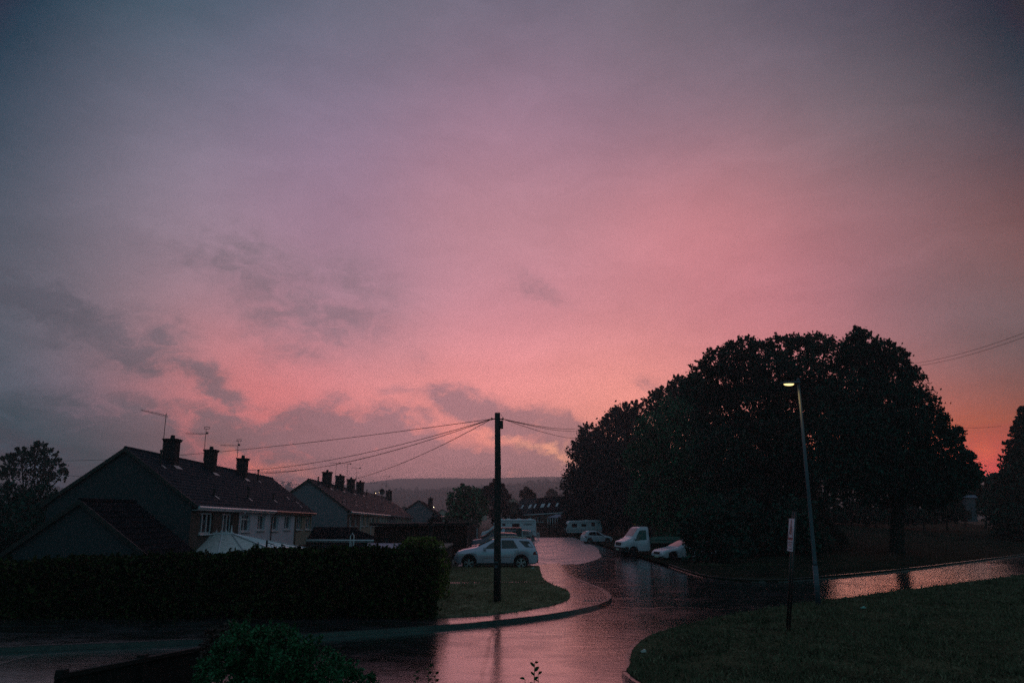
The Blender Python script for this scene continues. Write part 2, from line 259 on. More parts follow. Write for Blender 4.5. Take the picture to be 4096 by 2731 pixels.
M = dict(
 road=wet_road('wet_asphalt', (.016, .017, .021), .08, .22), lot=wet_road('pale_car_park_asphalt', (.20, .17, .18), .30, .55, .5, .35),  # car park: drier asphalt, with bright sky reflection put into its pale colour
 pave=wet_road('wet_pavement', (.028, .027, .031), .14, .32, .8, .14),
 kerb=mat('kerb_concrete', (.022, .02, .022), .45, .5, coat=.8, coatr=.2, nscale=8, namt=.3, bump=.3, bscale=40),
 grass=mat('grass_ground', (.20, .15, .09), .95, .02, nscale=1.6, namt=.6, bump=.6, bscale=30, col2=(.32, .27, .18)),
 blade2=mat('verge_grass_blade', (.26, .15, .07), .85, .08, nscale=.9, namt=.6, island=.5, col2=(.46, .34, .22)), lawng=mat('lawn_ground', (.03, .045, .026), .95, .02, nscale=.8, namt=.6, bump=.6, bscale=30, col2=(.11, .095, .055)),
 bankg=mat('shaded_bank_grass', (.006, .016, .012), .95, .02, nscale=.5, namt=.6, bump=.6, bscale=30, col2=(.02, .028, .017)),  # shade of the trees over the bank put into this dark green
 blade=mat('grass_blade', (.055, .062, .030), .85, .08, nscale=.9, namt=.5, island=.5, col2=(.24, .21, .13)),
 earth=mat('earth', (.02, .022, .014), .95, .1, nscale=3, namt=.5),
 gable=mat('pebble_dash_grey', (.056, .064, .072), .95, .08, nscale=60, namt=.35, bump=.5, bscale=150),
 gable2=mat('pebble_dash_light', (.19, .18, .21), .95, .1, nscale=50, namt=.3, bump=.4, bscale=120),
 brownr=mat('brown_render', (.085, .062, .055), .9, .2, nscale=20, namt=.3, bump=.3, bscale=90),
 lav=mat('painted_render', (.70, .62, .72), .85, .2, nscale=1.3, namt=.1, bump=.3, bscale=90),
 tan=mat('tan_render', (.34, .27, .22), .9, .2, nscale=12, namt=.2, bump=.3, bscale=90),
 cream=mat('cream_render', (.42, .38, .34), .9, .2, nscale=12, namt=.2, bump=.3, bscale=90),
 brick=mat('red_brick', (.12, .045, .03), .85, .2, nscale=10, namt=.4, bump=.4, bscale=60),
 chim=mat('chimney_brick', (.03, .026, .03), .9, .2, nscale=10, namt=.4, bump=.4, bscale=60),
 tile=mat('roof_tile', (.014, .028, .04), .75, .03, nscale=5, namt=.5, bump=.5, bscale=25, rvar=.12),
 tiled=mat('roof_tile_dark', (.003, .009, .013), .85, .02, nscale=5, namt=.5, bump=.5, bscale=25),
 tiler=mat('roof_tile_plum', (.024, .031, .04), .7, .08, nscale=3, namt=.4, bump=.5, bscale=25),
 lead=mat('lead_flashing', (.42, .38, .38), .5, .5),
 upvc=mat('white_upvc', (.72, .70, .76), .35, .5),
 pvcd=mat('black_plastic', (.012, .012, .014), .4, .5),
 glass=mat('window_glass', (.012, .014, .02), .05, .8),
 poly=mat('polycarbonate', (.8, .76, .78), .3, .5, nscale=9, namt=.12),
 polyp=mat('polycarbonate_darker', (.58, .54, .54), .6, .4, nscale=6, namt=.25),  # darker, rougher and more mottled than the other roof panels
 wood=mat('creosoted_wood', (.035, .013, .01), .8, .3, nscale=14, namt=.5, bump=.4, bscale=30, sc=(4, 4, .6)),
 woodd=mat('dark_timber', (.02, .016, .015), .8, .3, nscale=14, namt=.5, bump=.5, bscale=30, sc=(4, 4, .5)),
 poleM=mat('tarred_pole_wood', (.035, .03, .03), .7, .35, nscale=20, namt=.6, bump=.7, bscale=40, sc=(5, 5, .4)),
 felt=mat('grey_roofing_felt', (.26, .24, .33), .7, .3, nscale=10, namt=.15, bump=.3, bscale=60),
 steel=mat('galvanised_steel', (.07, .10, .13), .5, .5, metal=.3, nscale=20, namt=.15),
 alu=mat('aerial_aluminium', (.06, .055, .06), .5, .5, metal=.5),
 bark=mat('bark', (.03, .026, .022), .95, .1, nscale=12, namt=.4, bump=.8, bscale=20),
 leafD=mat('leaf_dark', (.010, .040, .034), .75, .1, island=.6, col2=(.020, .078, .058)),
 leafB=mat('leaf_willow', (.026, .095, .055), .7, .12, island=.5, col2=(.055, .17, .09)),
 leafP=mat('leaf_plum', (.022, .026, .030), .7, .12, island=.5, col2=(.04, .046, .046)),
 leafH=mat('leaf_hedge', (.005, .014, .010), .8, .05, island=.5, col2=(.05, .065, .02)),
 leafL=mat('leaf_lit_hedge', (.07, .085, .016), .65, .2, island=.4, col2=(.21, .20, .04)),  # brighter copy of the hedge leaf; the lit look is in its colour
 leafG=mat('leaf_fresh', (.02, .10, .045), .6, .2, island=.6, col2=(.05, .20, .085)),
 leafR=mat('leaf_reddish', (.06, .035, .03), .6, .3, island=.5, col2=(.11, .06, .05)),
 leafF=mat('leaf_far', (.22, .19, .22), .9, .1, island=.4),  # mist over the hillside put into the colour: pale mauve-grey leaves
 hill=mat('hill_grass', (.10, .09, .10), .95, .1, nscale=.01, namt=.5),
 core=mat('dark_core', (.002, .005, .005), 1, 0),  # near-black solid filler; shade inside the foliage put into its colour
 tyre=mat('tyre_rubber', (.012, .012, .013), .8, .3), rim=mat('alloy_rim', (.45, .45, .5), .35, .5, metal=.7), rimd=mat('steel_rim', (.05, .05, .06), .5, .5, metal=.5),
 cglass=mat('car_glass', (.008, .01, .014), .04, .9), trim=mat('black_trim', (.012, .012, .014), .5, .4), chrome=mat('chrome', (.6, .6, .62), .12, .5, metal=1),
 silver=mat('silver_paint', (.50, .46, .58), .32, .5, metal=.35, coat=1, coatr=.04), white=mat('white_paint', (.62, .58, .68), .4, .5, coat=.6, coatr=.05),
 whitem=mat('white_panel', (.66, .64, .72), .45, .5, nscale=3, namt=.06), red=mat('dark_red_paint', (.16, .02, .035), .3, .5, coat=1, coatr=.04),
 black=mat('black_paint', (.004, .006, .008), .35, .3, coat=.25, coatr=.04), blue=mat('dark_blue_paint', (.02, .022, .05), .3, .5, coat=1, coatr=.04),
 greyp=mat('grey_paint', (.16, .16, .18), .3, .5, coat=1, coatr=.04), plum=mat('plum_paint', (.12, .03, .06), .3, .5, coat=1, coatr=.04),
 lampg=mat('headlamp_glass', (.55, .57, .62), .1, .8), lampr=mat('tail_lamp_red', (.22, .01, .012), .2, .5), lampo=mat('amber_lens', (.6, .2, .02), .3, .5),
 decal=mat('pale_lettering', (.6, .6, .72), .6, .3), stripe=mat('dark_stripe', (.05, .05, .06), .5, .4), plate=mat('number_plate', (.6, .6, .5), .5, .3),
 bed=mat('dropside_green_grey', (.10, .17, .15), .6, .4, nscale=6, namt=.2),
 signw=mat('sign_white', (.75, .62, .75), .5, .4), signr=mat('sign_red', (.26, .03, .05), .5, .4), signb=mat('sign_black', (.012, .012, .015), .5, .4),
 stone=mat('rough_stone', (.22, .15, .14), .9, .2, nscale=12, namt=.4, bump=.8, bscale=15), litter=mat('pale_litter', (.3, .6, .55), .5, .4), paper=mat('pale_paper', (.6, .6, .58), .7, .3),
 lampon=mat('lit_lamp_lens', (1, .8, .5), .4, .3, emit=(1, .72, .30), estr=1.9), lampdim=mat('lamp_end_lens', (.6, .5, .36), .3, .5, emit=(1, .62, .3), estr=.25),
 farlit=mat('far_lamp_glow', (1, .9, .6), .4, .3, emit=(1, .72, .4), estr=9), skylight=mat('roof_window_glass', (.5, .45, .5), .12, .9),
 wire=mat('wire_sheath', (.012, .01, .012), .7, .2), drain=mat('cast_iron', (.05, .045, .05), .3, .6, metal=.4),
)

# ------------------------------------------------------------------ mesh helpers
class MB:
    def __init__(s): s.v = []; s.f = []
    def add(s, vs, fs):
        n = len(s.v); s.v += [tuple(x) for x in vs]; s.f += [tuple(i + n for i in f) for f in fs]; return s
    def box(s, c, d, rz=0.0, taper=1.0):
        x, y, z = d[0] / 2, d[1] / 2, d[2] / 2; ca, sa = math.cos(rz), math.sin(rz); vs = []
        for k in (-1, 1):
            t = taper if k > 0 else 1
            for i, j in ((-1, -1), (1, -1), (1, 1), (-1, 1)):
                a, b = i * x * t, j * y * t; vs.append((c[0] + a * ca - b * sa, c[1] + a * sa + b * ca, c[2] + k * z))
        return s.add(vs, [(3, 2, 1, 0), (4, 5, 6, 7), (0, 1, 5, 4), (1, 2, 6, 5), (2, 3, 7, 6), (3, 0, 4, 7)])
    def hexa(s, a, b):   # two quads of 4 points, joined
        return s.add(list(a) + list(b), [(3, 2, 1, 0), (4, 5, 6, 7), (0, 1, 5, 4), (1, 2, 6, 5), (2, 3, 7, 6), (3, 0, 4, 7)])
    def tube(s, pts, rad, n=8, cap=True):
        pts = [Vector(p) for p in pts]; rings = []; m = len(pts)
        if not hasattr(rad, '__len__'): rad = [rad] * m
        for i, p in enumerate(pts):
            d = (pts[min(i + 1, m - 1)] - pts[max(i - 1, 0)]).normalized()
            up = Vector((0, 0, 1)) if abs(d.z) < .9 else Vector((1, 0, 0))
            a = d.cross(up).normalized(); b = d.cross(a)
            rings.append([p + (a * math.cos(2 * math.pi * k / n) + b * math.sin(2 * math.pi * k / n)) * rad[i] for k in range(n)])
        vs = [v for r in rings for v in r]; fs = []
        for i in range(m - 1):
            for k in range(n): fs.append((i * n + k, i * n + (k + 1) % n, (i + 1) * n + (k + 1) % n, (i + 1) * n + k))
        if cap: fs += [tuple(range(n - 1, -1, -1)), tuple((m - 1) * n + k for k in range(n))]
        return s.add(vs, fs)
    def prism(s, poly, h0, h1):   # poly of (x,y) laid on the terrain: top sheet h1 above it, sides down to h0
        import bmesh
        n = len(poly); tris = geometry.tessellate_polygon([[Vector((p[0], p[1], 0)) for p in poly]])
        bm = bmesh.new(); T_ = [bm.verts.new((p[0], p[1], 1)) for p in poly]
        for t in tris:
            a, b, c = [poly[i] for i in t]
            if abs((b[0] - a[0]) * (c[1] - a[1]) - (b[1] - a[1]) * (c[0] - a[0])) < 1e-9: continue
            if (b[0] - a[0]) * (c[1] - a[1]) - (b[1] - a[1]) * (c[0] - a[0]) < 0: t = t[::-1]
            try: bm.faces.new([T_[i] for i in t])
            except ValueError: pass
        area = sum(poly[i][0] * poly[(i + 1) % n][1] - poly[(i + 1) % n][0] * poly[i][1] for i in range(n)); B_ = [bm.verts.new((p[0], p[1], 0)) for p in poly]
        for i in range(n):
            j = (i + 1) % n
            try: bm.faces.new([B_[i], B_[j], T_[j], T_[i]] if area > 0 else [T_[i], T_[j], B_[j], B_[i]])
            except ValueError: pass
        x0, x1 = min(p[0] for p in poly), max(p[0] for p in poly); y0, y1 = min(p[1] for p in poly), max(p[1] for p in poly)
        for c in list(np.arange(5, 20, 1.0)) + list(np.arange(20, 100, 3.0)):
            if x0 < c < x1: bmesh.ops.bisect_plane(bm, geom=bm.verts[:] + bm.edges[:] + bm.faces[:], plane_co=(c, 0, 0), plane_no=(1, 0, 0))
        if x1 > 8:
            for c in np.arange(8, 100, 3.0):
                if y0 < c < y1: bmesh.ops.bisect_plane(bm, geom=bm.verts[:] + bm.edges[:] + bm.faces[:], plane_co=(0, c, 0), plane_no=(0, 1, 0))
        bm.verts.index_update(); vs = [(v.co.x, v.co.y, gz(v.co.x, v.co.y) + (h1 if v.co.z > .5 else h0)) for v in bm.verts]; fs = [tuple(v.index for v in f.verts) for f in bm.faces]; bm.free()
        return s.add(vs, fs)
    def build(s, name, m, parent=None, smooth=False, loc=None):
        me = bpy.data.meshes.new(name); org = Vector(loc) if loc is not None else Vector((0, 0, 0))
        me.from_pydata([tuple(Vector(v) - org) for v in s.v], [], s.f); me.update()
        me.materials.append(m)
        if smooth:
            me.polygons.foreach_set('use_smooth', [True] * len(me.polygons))
        o = bpy.data.objects.new(name, me); COL.objects.link(o)
        if parent is not None: o.parent = parent
        elif loc is not None: o.location = org
        return o
def tag(o, label=None, cat=None, group=None, kind=None):
    if label: o['label'] = label
    if cat: o['category'] = cat
    if group: o['group'] = group
    if kind: o['kind'] = kind
    return o
def thing(name, label, cat, loc, rz=0, group=None):
    o = bpy.data.objects.new(name, None); COL.objects.link(o); o.location = loc; o.rotation_euler = (0, 0, rz); o.empty_display_size = .3
    return tag(o, label, cat, group)
def struct(o): o['kind'] = 'structure'; return o
def bevel(o, w, seg=2):
    b = o.modifiers.new('bevel', 'BEVEL'); b.width = w; b.segments = seg; b.limit_method = 'ANGLE'; return o

# ------------------------------------------------------------------ ground, road, verges
def arc(pts, n=6):   # Catmull-Rom through points
    out_ = []
    for i in range(len(pts) - 1):
        p0, p1, p2, p3 = [np.array(pts[max(0, min(len(pts) - 1, k))][:2], float) for k in (i - 1, i, i + 1, i + 2)]
        for k in range(n):
            t = k / n
            out_.append(tuple(.5 * ((2 * p1) + (-p0 + p2) * t + (2 * p0 - 5 * p1 + 4 * p2 - p3) * t * t + (-p0 + 3 * p1 - 3 * p2 + p3) * t ** 3)))
    out_.append(tuple(pts[-1][:2])); return out_
zf = lambda h: (lambda x, y: gz(x, y) + h)
# ground: one big sheet; falls away gently, dips under the gardens on the left, rises into hills far off
def ridge(x):   # height of the wooded hill line along x at 1300 m
    return 46 + 5 * math.sin(x / 210.) + 4 * math.sin(x / 83. + 1)
def gh(x, y):
    z = gz(x, y) - .6
    if x < -4 and 24 < y < 400:
        t = min(1, (-4 - x) / 6) * min(1, (y - 24) / 6); z -= .7 * t
    if y > 330: z = gz(x, 330) - 3 - (y - 330) * .004
    if y > 700:
        t = min(1, (y - 700) / 600.); z += (ridge(x) - 2) * t * t * (3 - 2 * t)
    if y > 1300: z -= (y - 1300) * .12
    return max(z, -60)
xs = sorted(set([-2400, -1700] + list(range(-1200, 1201, 80)) + list(range(-80, 81, 4)) + [1700, 2400]))
ys = sorted(set([-60, -30, 0, 6, 12, 18, 22, 24, 26, 28, 30, 34, 40, 50, 60, 80, 100, 130, 160, 200, 260, 330, 400, 500, 600] + list(range(700, 1400, 50)) + [1500, 1800, 2400, 3250]))
b = MB(); nx = len(xs)
b.add([(x, y, gh(x, y)) for y in ys for x in xs], [(j * nx + i, j * nx + i + 1, (j + 1) * nx + i + 1, (j + 1) * nx + i) for j in range(len(ys) - 1) for i in range(nx - 1)])
struct(b.build('ground', M['earth'], smooth=True))

lot_left = [(-1.0, 46.2), (-6.2, 47), (-6.5, 80), (-9, 118)]
right_edge = [Gs(1535, 1300), Vector((12.2, 51, 0)), Vector((15.5, 58, 0)), Vector((16.5, 70, 0)), Vector((16, 85, 0)), Vector((15.5, 118, 0))]
kr = [Gs(1535, 1300), Gs(1580, 1316), Gs(1640, 1330), Gs(1740, 1336), Gs(1850, 1332), Gs(2100, 1308), Gs(2352, 1276)]
kr += [kr[-1] + (kr[-1] - kr[-2]).normalized() * q for q in (12, 26, 45)]
kerbR = arc(kr, 9)
kl = [Vector((-26, 13.5, 0)), Gs(400, 1482), Gs(780, 1461), Gs(1000, 1446), Gs(1091, 1439), Gs(1197, 1427.5), Gs(1284, 1415.5), Gs(1355, 1401), Gs(1388, 1391), Gs(1403, 1381.5), Gs(1405, 1374), Gs(1394, 1364), Gs(1373, 1353), Gs(1337, 1338.5), Gs(1309, 1325), Gs(1294, 1310), Gs(1286, 1297)]
kerbL = arc(kl)
kf = [Vector((3.2, 6, 0)), Vector((3.0, 9, 0)), Gs(1446, 1572), Gs(1438, 1540), Gs(1440, 1512), Gs(1458, 1488), Gs(1490, 1468), Gs(1560, 1446), Gs(1700, 1416), Gs(1890, 1387), Gs(2352, 1325)]
kf += [kf[-1] + (kf[-1] - kf[-2]).normalized() * q for q in (12, 26, 45)]
kerbF = arc(kf, 9)
print('kerbs right', kr[-4], kf[-4], kf[-1], kr[-1])
road = [(-26, 4), (-26, 13.5)] + kerbL[1:] + [(-.8, 46.0)] + lot_left + [(-9, 121), (19, 121)] + [tuple(p[:2]) for p in right_edge[::-1]] + kerbR[1:] + kerbF[::-1][1:] + [(3.4, 4)]
struct(MB().prism(road, -.75, 0).build('road', M['road']))
cl_, cr_p = Gs(1288, 1297), Gs(1535, 1300)
struct(MB().prism([(-.8, 46.1), (-6.1, 47), (-6.4, 80), (-8.9, 117.9), *arc([(9.5, 117.9), (9.0, 100), (8.8, 85), (8.2, 74), (7.4, 66), (6.9, 60), (5.6, 54), (4.2, 50), (cl_.x + .9, cl_.y + 1.2)], 3), (cl_.x + .3, cl_.y + .5)], -.5, .004).build('car_park', M['lot']))  # pale sheet outlined along the bright reflected zone
# left pavement with its kerb
struct(MB().prism(kerbL + [(-.8, 46.0), (-3, 46.0), (-26, 20)], -.75, .105).build('pavement', M['pave']))
def kerbstrip(line, w, side, name, h=.12, closed=False):
    b = MB(); pts = [Vector((p[0], p[1], 0)) for p in line]; acc_ = 0
    ds = [0.0]
    for i in range(1, len(pts)): ds.append(ds[-1] + (pts[i] - pts[i - 1]).length)
    def at(d): 
        d = max(0, min(ds[-1], d)); return Vector((float(np.interp(d, ds, [p.x for p in pts])), float(np.interp(d, ds, [p.y for p in pts])), 0))
    stone = .915; d = 0.0
    while d < ds[-1] - .05:
        e = min(d + stone, ds[-1]); jig = random.uniform(-.006, .006); prev = None
        for k in range(4):
            q0, q1 = d + .011 + (e - d - .022) * k / 3, None; p = at(q0); tg = (at(q0 + .15) - at(q0 - .15)).normalized(); nrm = Vector((-tg.y, tg.x, 0)) * side
            cur = (p - nrm * .012, p + nrm * w)
            if prev:
                a0, b0 = prev; a1, b1 = cur; q = lambda p, z: (p.x, p.y, gz(p.x, p.y) + z)
                b.hexa([q(a0, -.2), q(b0, -.2), q(b1, -.2), q(a1, -.2)], [q(a0 + (b0 - a0) * .12, h + jig), q(b0, h + jig), q(b1, h + jig), q(a1 + (b1 - a1) * .12, h + jig)])
            prev = cur
        d = e
    return struct(b.build(name, M['kerb']))
kerbstrip(kerbL, .14, 1, 'kerb')
# verge on the left island
gl = [Vector((-5.5, 23.6, 0)), Vector((-4.2, 22.9, 0)), Gs(985, 1427), Gs(1100, 1422), Gs(1180, 1412), Gs(1262, 1398), Gs(1302, 1384), Gs(1309, 1372), Gs(1296, 1361), Gs(1262, 1347), Gs(1246, 1332), Gs(1238, 1304)]
gls = arc(gl)
vl = MB().prism(gls + [(-6.2, 45.3), (-6.5, 26)], -.75, .15)
struct(vl.build('lawn_verge', M['grass']))
# front garden below the camera: lawn up to the road edge
struct(MB().prism([(-26, -6), (2.6, -6), (2.7, 12.0), (0.5, 12.5), (-6, 12.4), (-26, 11.0)], -.5, .09).build('front_lawn', M['lawng']))
# narrow path over the verge
pa, pb = Gs(1012, 1339, .15), Gs(1254, 1336, .15)
struct(MB().prism([(pa.x, pa.y - .22), (pb.x, pb.y - .22), (pb.x, pb.y + .3), (pa.x, pa.y + .3)], -.75, .165).build('footpath', M['kerb']))
# foreground verge on the right
kerbstrip(kerbF, .13, -1, 'kerb', .11)
vf_poly = [(p[0] + .1, p[1]) for p in kerbF] + [(kerbF[-1][0], 2), (3.3, 2)]
def zfront(x, y):  # rises a little to the right, away from the kerb
    return gz(x, y) + .13 + 0 * x
struct(MB().prism(vf_poly, -.75, .125).build('lawn_verge', M['lawng']))
# big bank of grass beyond the right-hand road
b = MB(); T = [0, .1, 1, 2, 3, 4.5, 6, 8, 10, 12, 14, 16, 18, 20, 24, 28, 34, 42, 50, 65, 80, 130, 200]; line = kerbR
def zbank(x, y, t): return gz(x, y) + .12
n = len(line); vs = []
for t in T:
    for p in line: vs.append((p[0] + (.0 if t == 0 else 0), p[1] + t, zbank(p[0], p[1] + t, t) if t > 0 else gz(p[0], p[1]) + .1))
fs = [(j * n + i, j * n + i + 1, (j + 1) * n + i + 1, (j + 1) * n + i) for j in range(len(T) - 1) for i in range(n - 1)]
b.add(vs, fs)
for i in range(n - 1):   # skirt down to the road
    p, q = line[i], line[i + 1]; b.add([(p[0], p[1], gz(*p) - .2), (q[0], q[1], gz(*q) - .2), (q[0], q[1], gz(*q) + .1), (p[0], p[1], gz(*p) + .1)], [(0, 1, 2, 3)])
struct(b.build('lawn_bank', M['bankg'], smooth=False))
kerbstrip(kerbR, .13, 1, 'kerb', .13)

# ------------------------------------------------------------------ leaves
def leaves_mesh(name, cen, size, m, parent=None, aspect=.6, loc=(0, 0, 0), upbias=0.0, droop=0.0):
    n = len(cen); d = RNG.normal(size=(n, 3)); d[:, 2] -= droop; d /= np.linalg.norm(d, axis=1)[:, None]
    e = RNG.normal(size=(n, 3)); e[:, 2] += upbias; e -= (e * d).sum(1)[:, None] * d; e /= np.linalg.norm(e, axis=1)[:, None] + 1e-9
    s = size * RNG.uniform(.6, 1.3, n)[:, None]
    nrm = np.cross(d, e)
    a = cen - d * s; c = cen + d * s; bb = cen + e * s * aspect + nrm * s * .12; dd = cen - e * s * aspect + nrm * s * .12
    v = np.stack([a, bb, c, dd], 1).reshape(-1, 3) - np.array(loc)
    me = bpy.data.meshes.new(name); me.vertices.add(4 * n); me.vertices.foreach_set('co', v.astype(np.float32).ravel())
    me.loops.add(4 * n); me.loops.foreach_set('vertex_index', np.arange(4 * n, dtype=np.int32))
    me.polygons.add(n); me.polygons.foreach_set('loop_start', np.arange(0, 4 * n, 4, dtype=np.int32)); me.polygons.foreach_set('loop_total', np.full(n, 4, dtype=np.int32))
    me.update(calc_edges=True); me.materials.append(m)
    o = bpy.data.objects.new(name, me); COL.objects.link(o)
    if parent is not None: o.parent = parent
    else: o.location = loc
    return o
def blob_points(c, r, n, sub=None, flat=1.0, sig=.17, inner=.5):
    k = sub or max(10, int(90 * min(2.2, max(.3, r / 2.5))))
    u = RNG.normal(size=(k, 3)); u /= np.linalg.norm(u, axis=1)[:, None]
    rad = RNG.uniform(inner, 1.0, k) ** .6 * r * RNG.uniform(.82, 1.08, k)
    cc = u * rad[:, None]
    idx = RNG.integers(0, k, n)
    p = cc[idx] + RNG.normal(size=(n, 3)) * (sig * r * RNG.uniform(.45, 1.1, k)[idx][:, None])
    p[:, 2] *= flat
    return p + np.array(c)
def tree(name, label, cat, blobs, base, leaf, m, dens=4.6, trunk=.3, group=None, limbs=7, sig=.17, droop=0.0, flat=1.0, spikes=0, core=True, aspect=.6):
    base = Vector(base); root = thing(name, label, cat, base, 0, group)
    pts = []
    for (c, r) in blobs:
        n = int(dens * math.pi * r * r / (leaf * leaf * 1.2 * aspect / .6)); pts.append(blob_points(c, r, n, sig=sig, flat=flat))
    if spikes:   # shoots standing out of the outline
        for (c, r) in blobs[:spikes]:
            for k in range(9):
                u = Vector(RNG.normal(size=3)); u.z = abs(u.z) * 1.6 + .2; u.normalize(); ln = r * .45
                n = int(26)
                t = RNG.uniform(0, 1, n)[:, None]; pts.append(np.array(c) + np.array(u) * (r * .85 + ln * t) + RNG.normal(size=(n, 3)) * leaf * .6 * (1.2 - t))
    p = np.concatenate(pts); keep = p[:, 2] > base.z + .15; p = p[keep]
    leaves_mesh('crown', p, leaf, m, root, loc=base, droop=droop, aspect=aspect)
    tb = MB(); top = max(blobs, key=lambda q: q[0][2])[0]
    cx = sum(c[0] * r for c, r in blobs) / sum(r for c, r in blobs); cy = sum(c[1] * r for c, r in blobs) / sum(r for c, r in blobs)
    hmid = base.z + (top[2] - base.z) * .45
    tb.tube([base + Vector((0, 0, -.4)), base + Vector((0, 0, .3)), base.lerp(Vector((cx, cy, hmid)), .5), Vector((cx, cy, hmid))], [trunk * 1.5, trunk * 1.1, trunk * .9, trunk * .7], 9)
    for c, r in (blobs if len(blobs) <= limbs else random.sample(blobs, limbs)):
        c = Vector(c); s_ = base.lerp(Vector((cx, cy, hmid)), random.uniform(.55, 1)); mid = s_.lerp(c, .5) + Vector((0, 0, -.06 * (c - s_).length))
        tb.tube([s_, mid, c, c + (c - mid).normalized() * r * .45], [trunk * .5, trunk * .33, trunk * .18, trunk * .05], 6)
        for q in range(4):
            u = Vector(RNG.normal(size=3)).normalized() * r * .8; u *= .8; tb.tube([mid.lerp(c, .6), c + u * .5, c + u], [trunk * .16, trunk * .09, trunk * .03], 4)
    tb.build('trunk', M['bark'], root, True, loc=base)
    return root
def _(): pass
def bl(lst, Y, jit=1.2):
    o_ = []
    for (x, y, r) in lst:
        yy = Y + random.uniform(-jit, jit); rr = r / 1723.0 * Y * .97
        o_.append((tuple(Ps(x, y, yy)), rr))
    return o_
def gp(x, Y, h=.1):   # a point on the ground under pixel column x (scaled) at depth Y
    p = Ps(x, 1188, Y); return Vector((p.x, Y, gz(p.x, Y) + h))
TG = 'trees along the right side of the car park'
tree('hawthorn_tree', 'leftmost dark plum-brown tree of the big group, behind the caravan', 'tree',
     bl([(1352,1000,26),(1335,1040,34),(1345,1075,44),(1322,1105,34),(1370,1040,46),(1328,1150,42),(1385,1110,56),(1312,1180,22),(1390,1170,56),(1345,1190,40),(1400,1060,56)], 129, 2.5), gp(1365, 129), .24, M['leafP'], trunk=.4, spikes=8, group=TG)
tree('juniper_tree', 'dark spiky-topped tree rising behind the caravan, right of the plum-brown tree', 'tree',
     bl([(1410,965,26),(1395,990,30),(1432,955,26),(1462,948,24),(1425,1010,50),(1470,1000,50),(1450,1080,70),(1430,1150,66),(1480,1150,60),(1500,1060,50)], 122, 2), gp(1450, 122), .24, M['leafP'], trunk=.4, spikes=6, group=TG)
tree('ash_tree', 'tall dark tree whose tufted top shows between the spiky tree and the broad sycamore', 'tree',
     bl([(1500,925,24),(1525,915,24),(1560,888,24),(1548,905,22),(1590,910,34),(1540,960,50),(1600,960,60),(1580,1030,60)], 100, 2), gp(1560, 100), .2, M['leafD'], trunk=.35, spikes=6, group=TG)
tree('willow_tree', 'lighter green drooping tree behind the white tipper truck', 'tree',
     bl([(1540,950,38),(1500,990,44),(1580,955,46),(1470,1050,40),(1540,1040,66),(1620,1010,60),(1500,1110,56),(1580,1110,76),(1660,1070,60),(1480,1170,44),(1560,1190,70),(1640,1160,80)], 82, 2.0), gp(1570, 82), .17, M['leafB'], dens=4.4, trunk=.3, droop=.9, sig=.19, group=TG)
tree('sycamore_tree', 'broad dark sycamore with scalloped top and pink sky holes, left of the street lamp', 'tree',
     bl([(1610,865,30),(1640,835,30),(1600,895,36),(1680,822,32),(1715,805,30),(1750,812,32),(1790,800,30),(1822,785,22),(1850,800,32),(1880,790,26),(1900,785,20),(1660,880,50),(1720,870,56),(1790,870,60),(1860,860,54),(1650,950,64),(1740,940,74),(1820,940,70),(1890,920,50),(1660,1040,70),(1760,1020,80),(1850,1020,80),(1700,1120,80),(1800,1110,90)], 67, 2.2), gp(1932, 67), .15, M['leafD'], dens=7, trunk=.42, limbs=14, spikes=7, sig=.2, group=TG)
tree('lime_tree', 'tallest dark dome-shaped tree right of the street lamp, peaked top stepping down to the right', 'tree',
     bl([(1968,772,20),(1960,800,30),(1995,795,28),(1935,825,32),(2030,810,30),(2060,825,24),(1980,850,54),(2050,870,50),(2090,870,30),(1950,920,70),(2030,940,80),(2110,930,42),(2140,965,36),(1960,1000,84),(2060,1020,90),(2150,1020,50),(2190,1000,26),(2215,1045,24),(2190,1080,44),(1950,1085,74),(2030,1095,66),(2100,1095,66),(2160,1100,56),(1990,1060,80),(2210,1100,38),(2235,1085,24),(2140,1120,44)], 61, 2.4), gp(2052, 61), .135, M['leafD'], dens=7.5, trunk=.5, limbs=14, spikes=9, sig=.2, group=TG)
UG = 'dark bushes under the trees'
for i, (lab, l, Y, x) in enumerate([
  ('low dark bush hanging over the rear of the white car at the kerb', [(1612,1222,46),(1620,1262,44),(1670,1240,50),(1640,1180,44),(1596,1283,24)], 50.5, 1640),
  ('low dark bush under the sycamore, just left of the tall sign', [(1690,1240,44),(1740,1230,50),(1700,1190,56)], 58, 1720),
  ('low dark bush behind the street lamp pole', [(1800,1230,50),(1860,1235,46),(1830,1190,56)], 59, 1830),
  ]):
    tree('bush', lab, 'bush', bl(l, Y, .6), gp(x, Y), .17, M['leafD'], trunk=.1, limbs=3, group=UG)
for i, (x, Y, lab) in enumerate([(1600, 88, 'dark undergrowth glimpsed behind the white car and the truck bed'), (1700, 92, 'dark undergrowth behind the bushes left of the tall sign'), (1800, 90, 'dark undergrowth behind the sign and the lamp pole')]):
    tree('undergrowth_bush', lab, 'bush', bl([(x, 1190, 62), (x - 50, 1150, 52), (x + 50, 1150, 52), (x, 1110, 50), (x + 20, 1070, 40)], Y, 1.5), gp(x, Y), .24, M['leafD'], dens=6, trunk=.1, limbs=3, group='undergrowth behind the big trees')
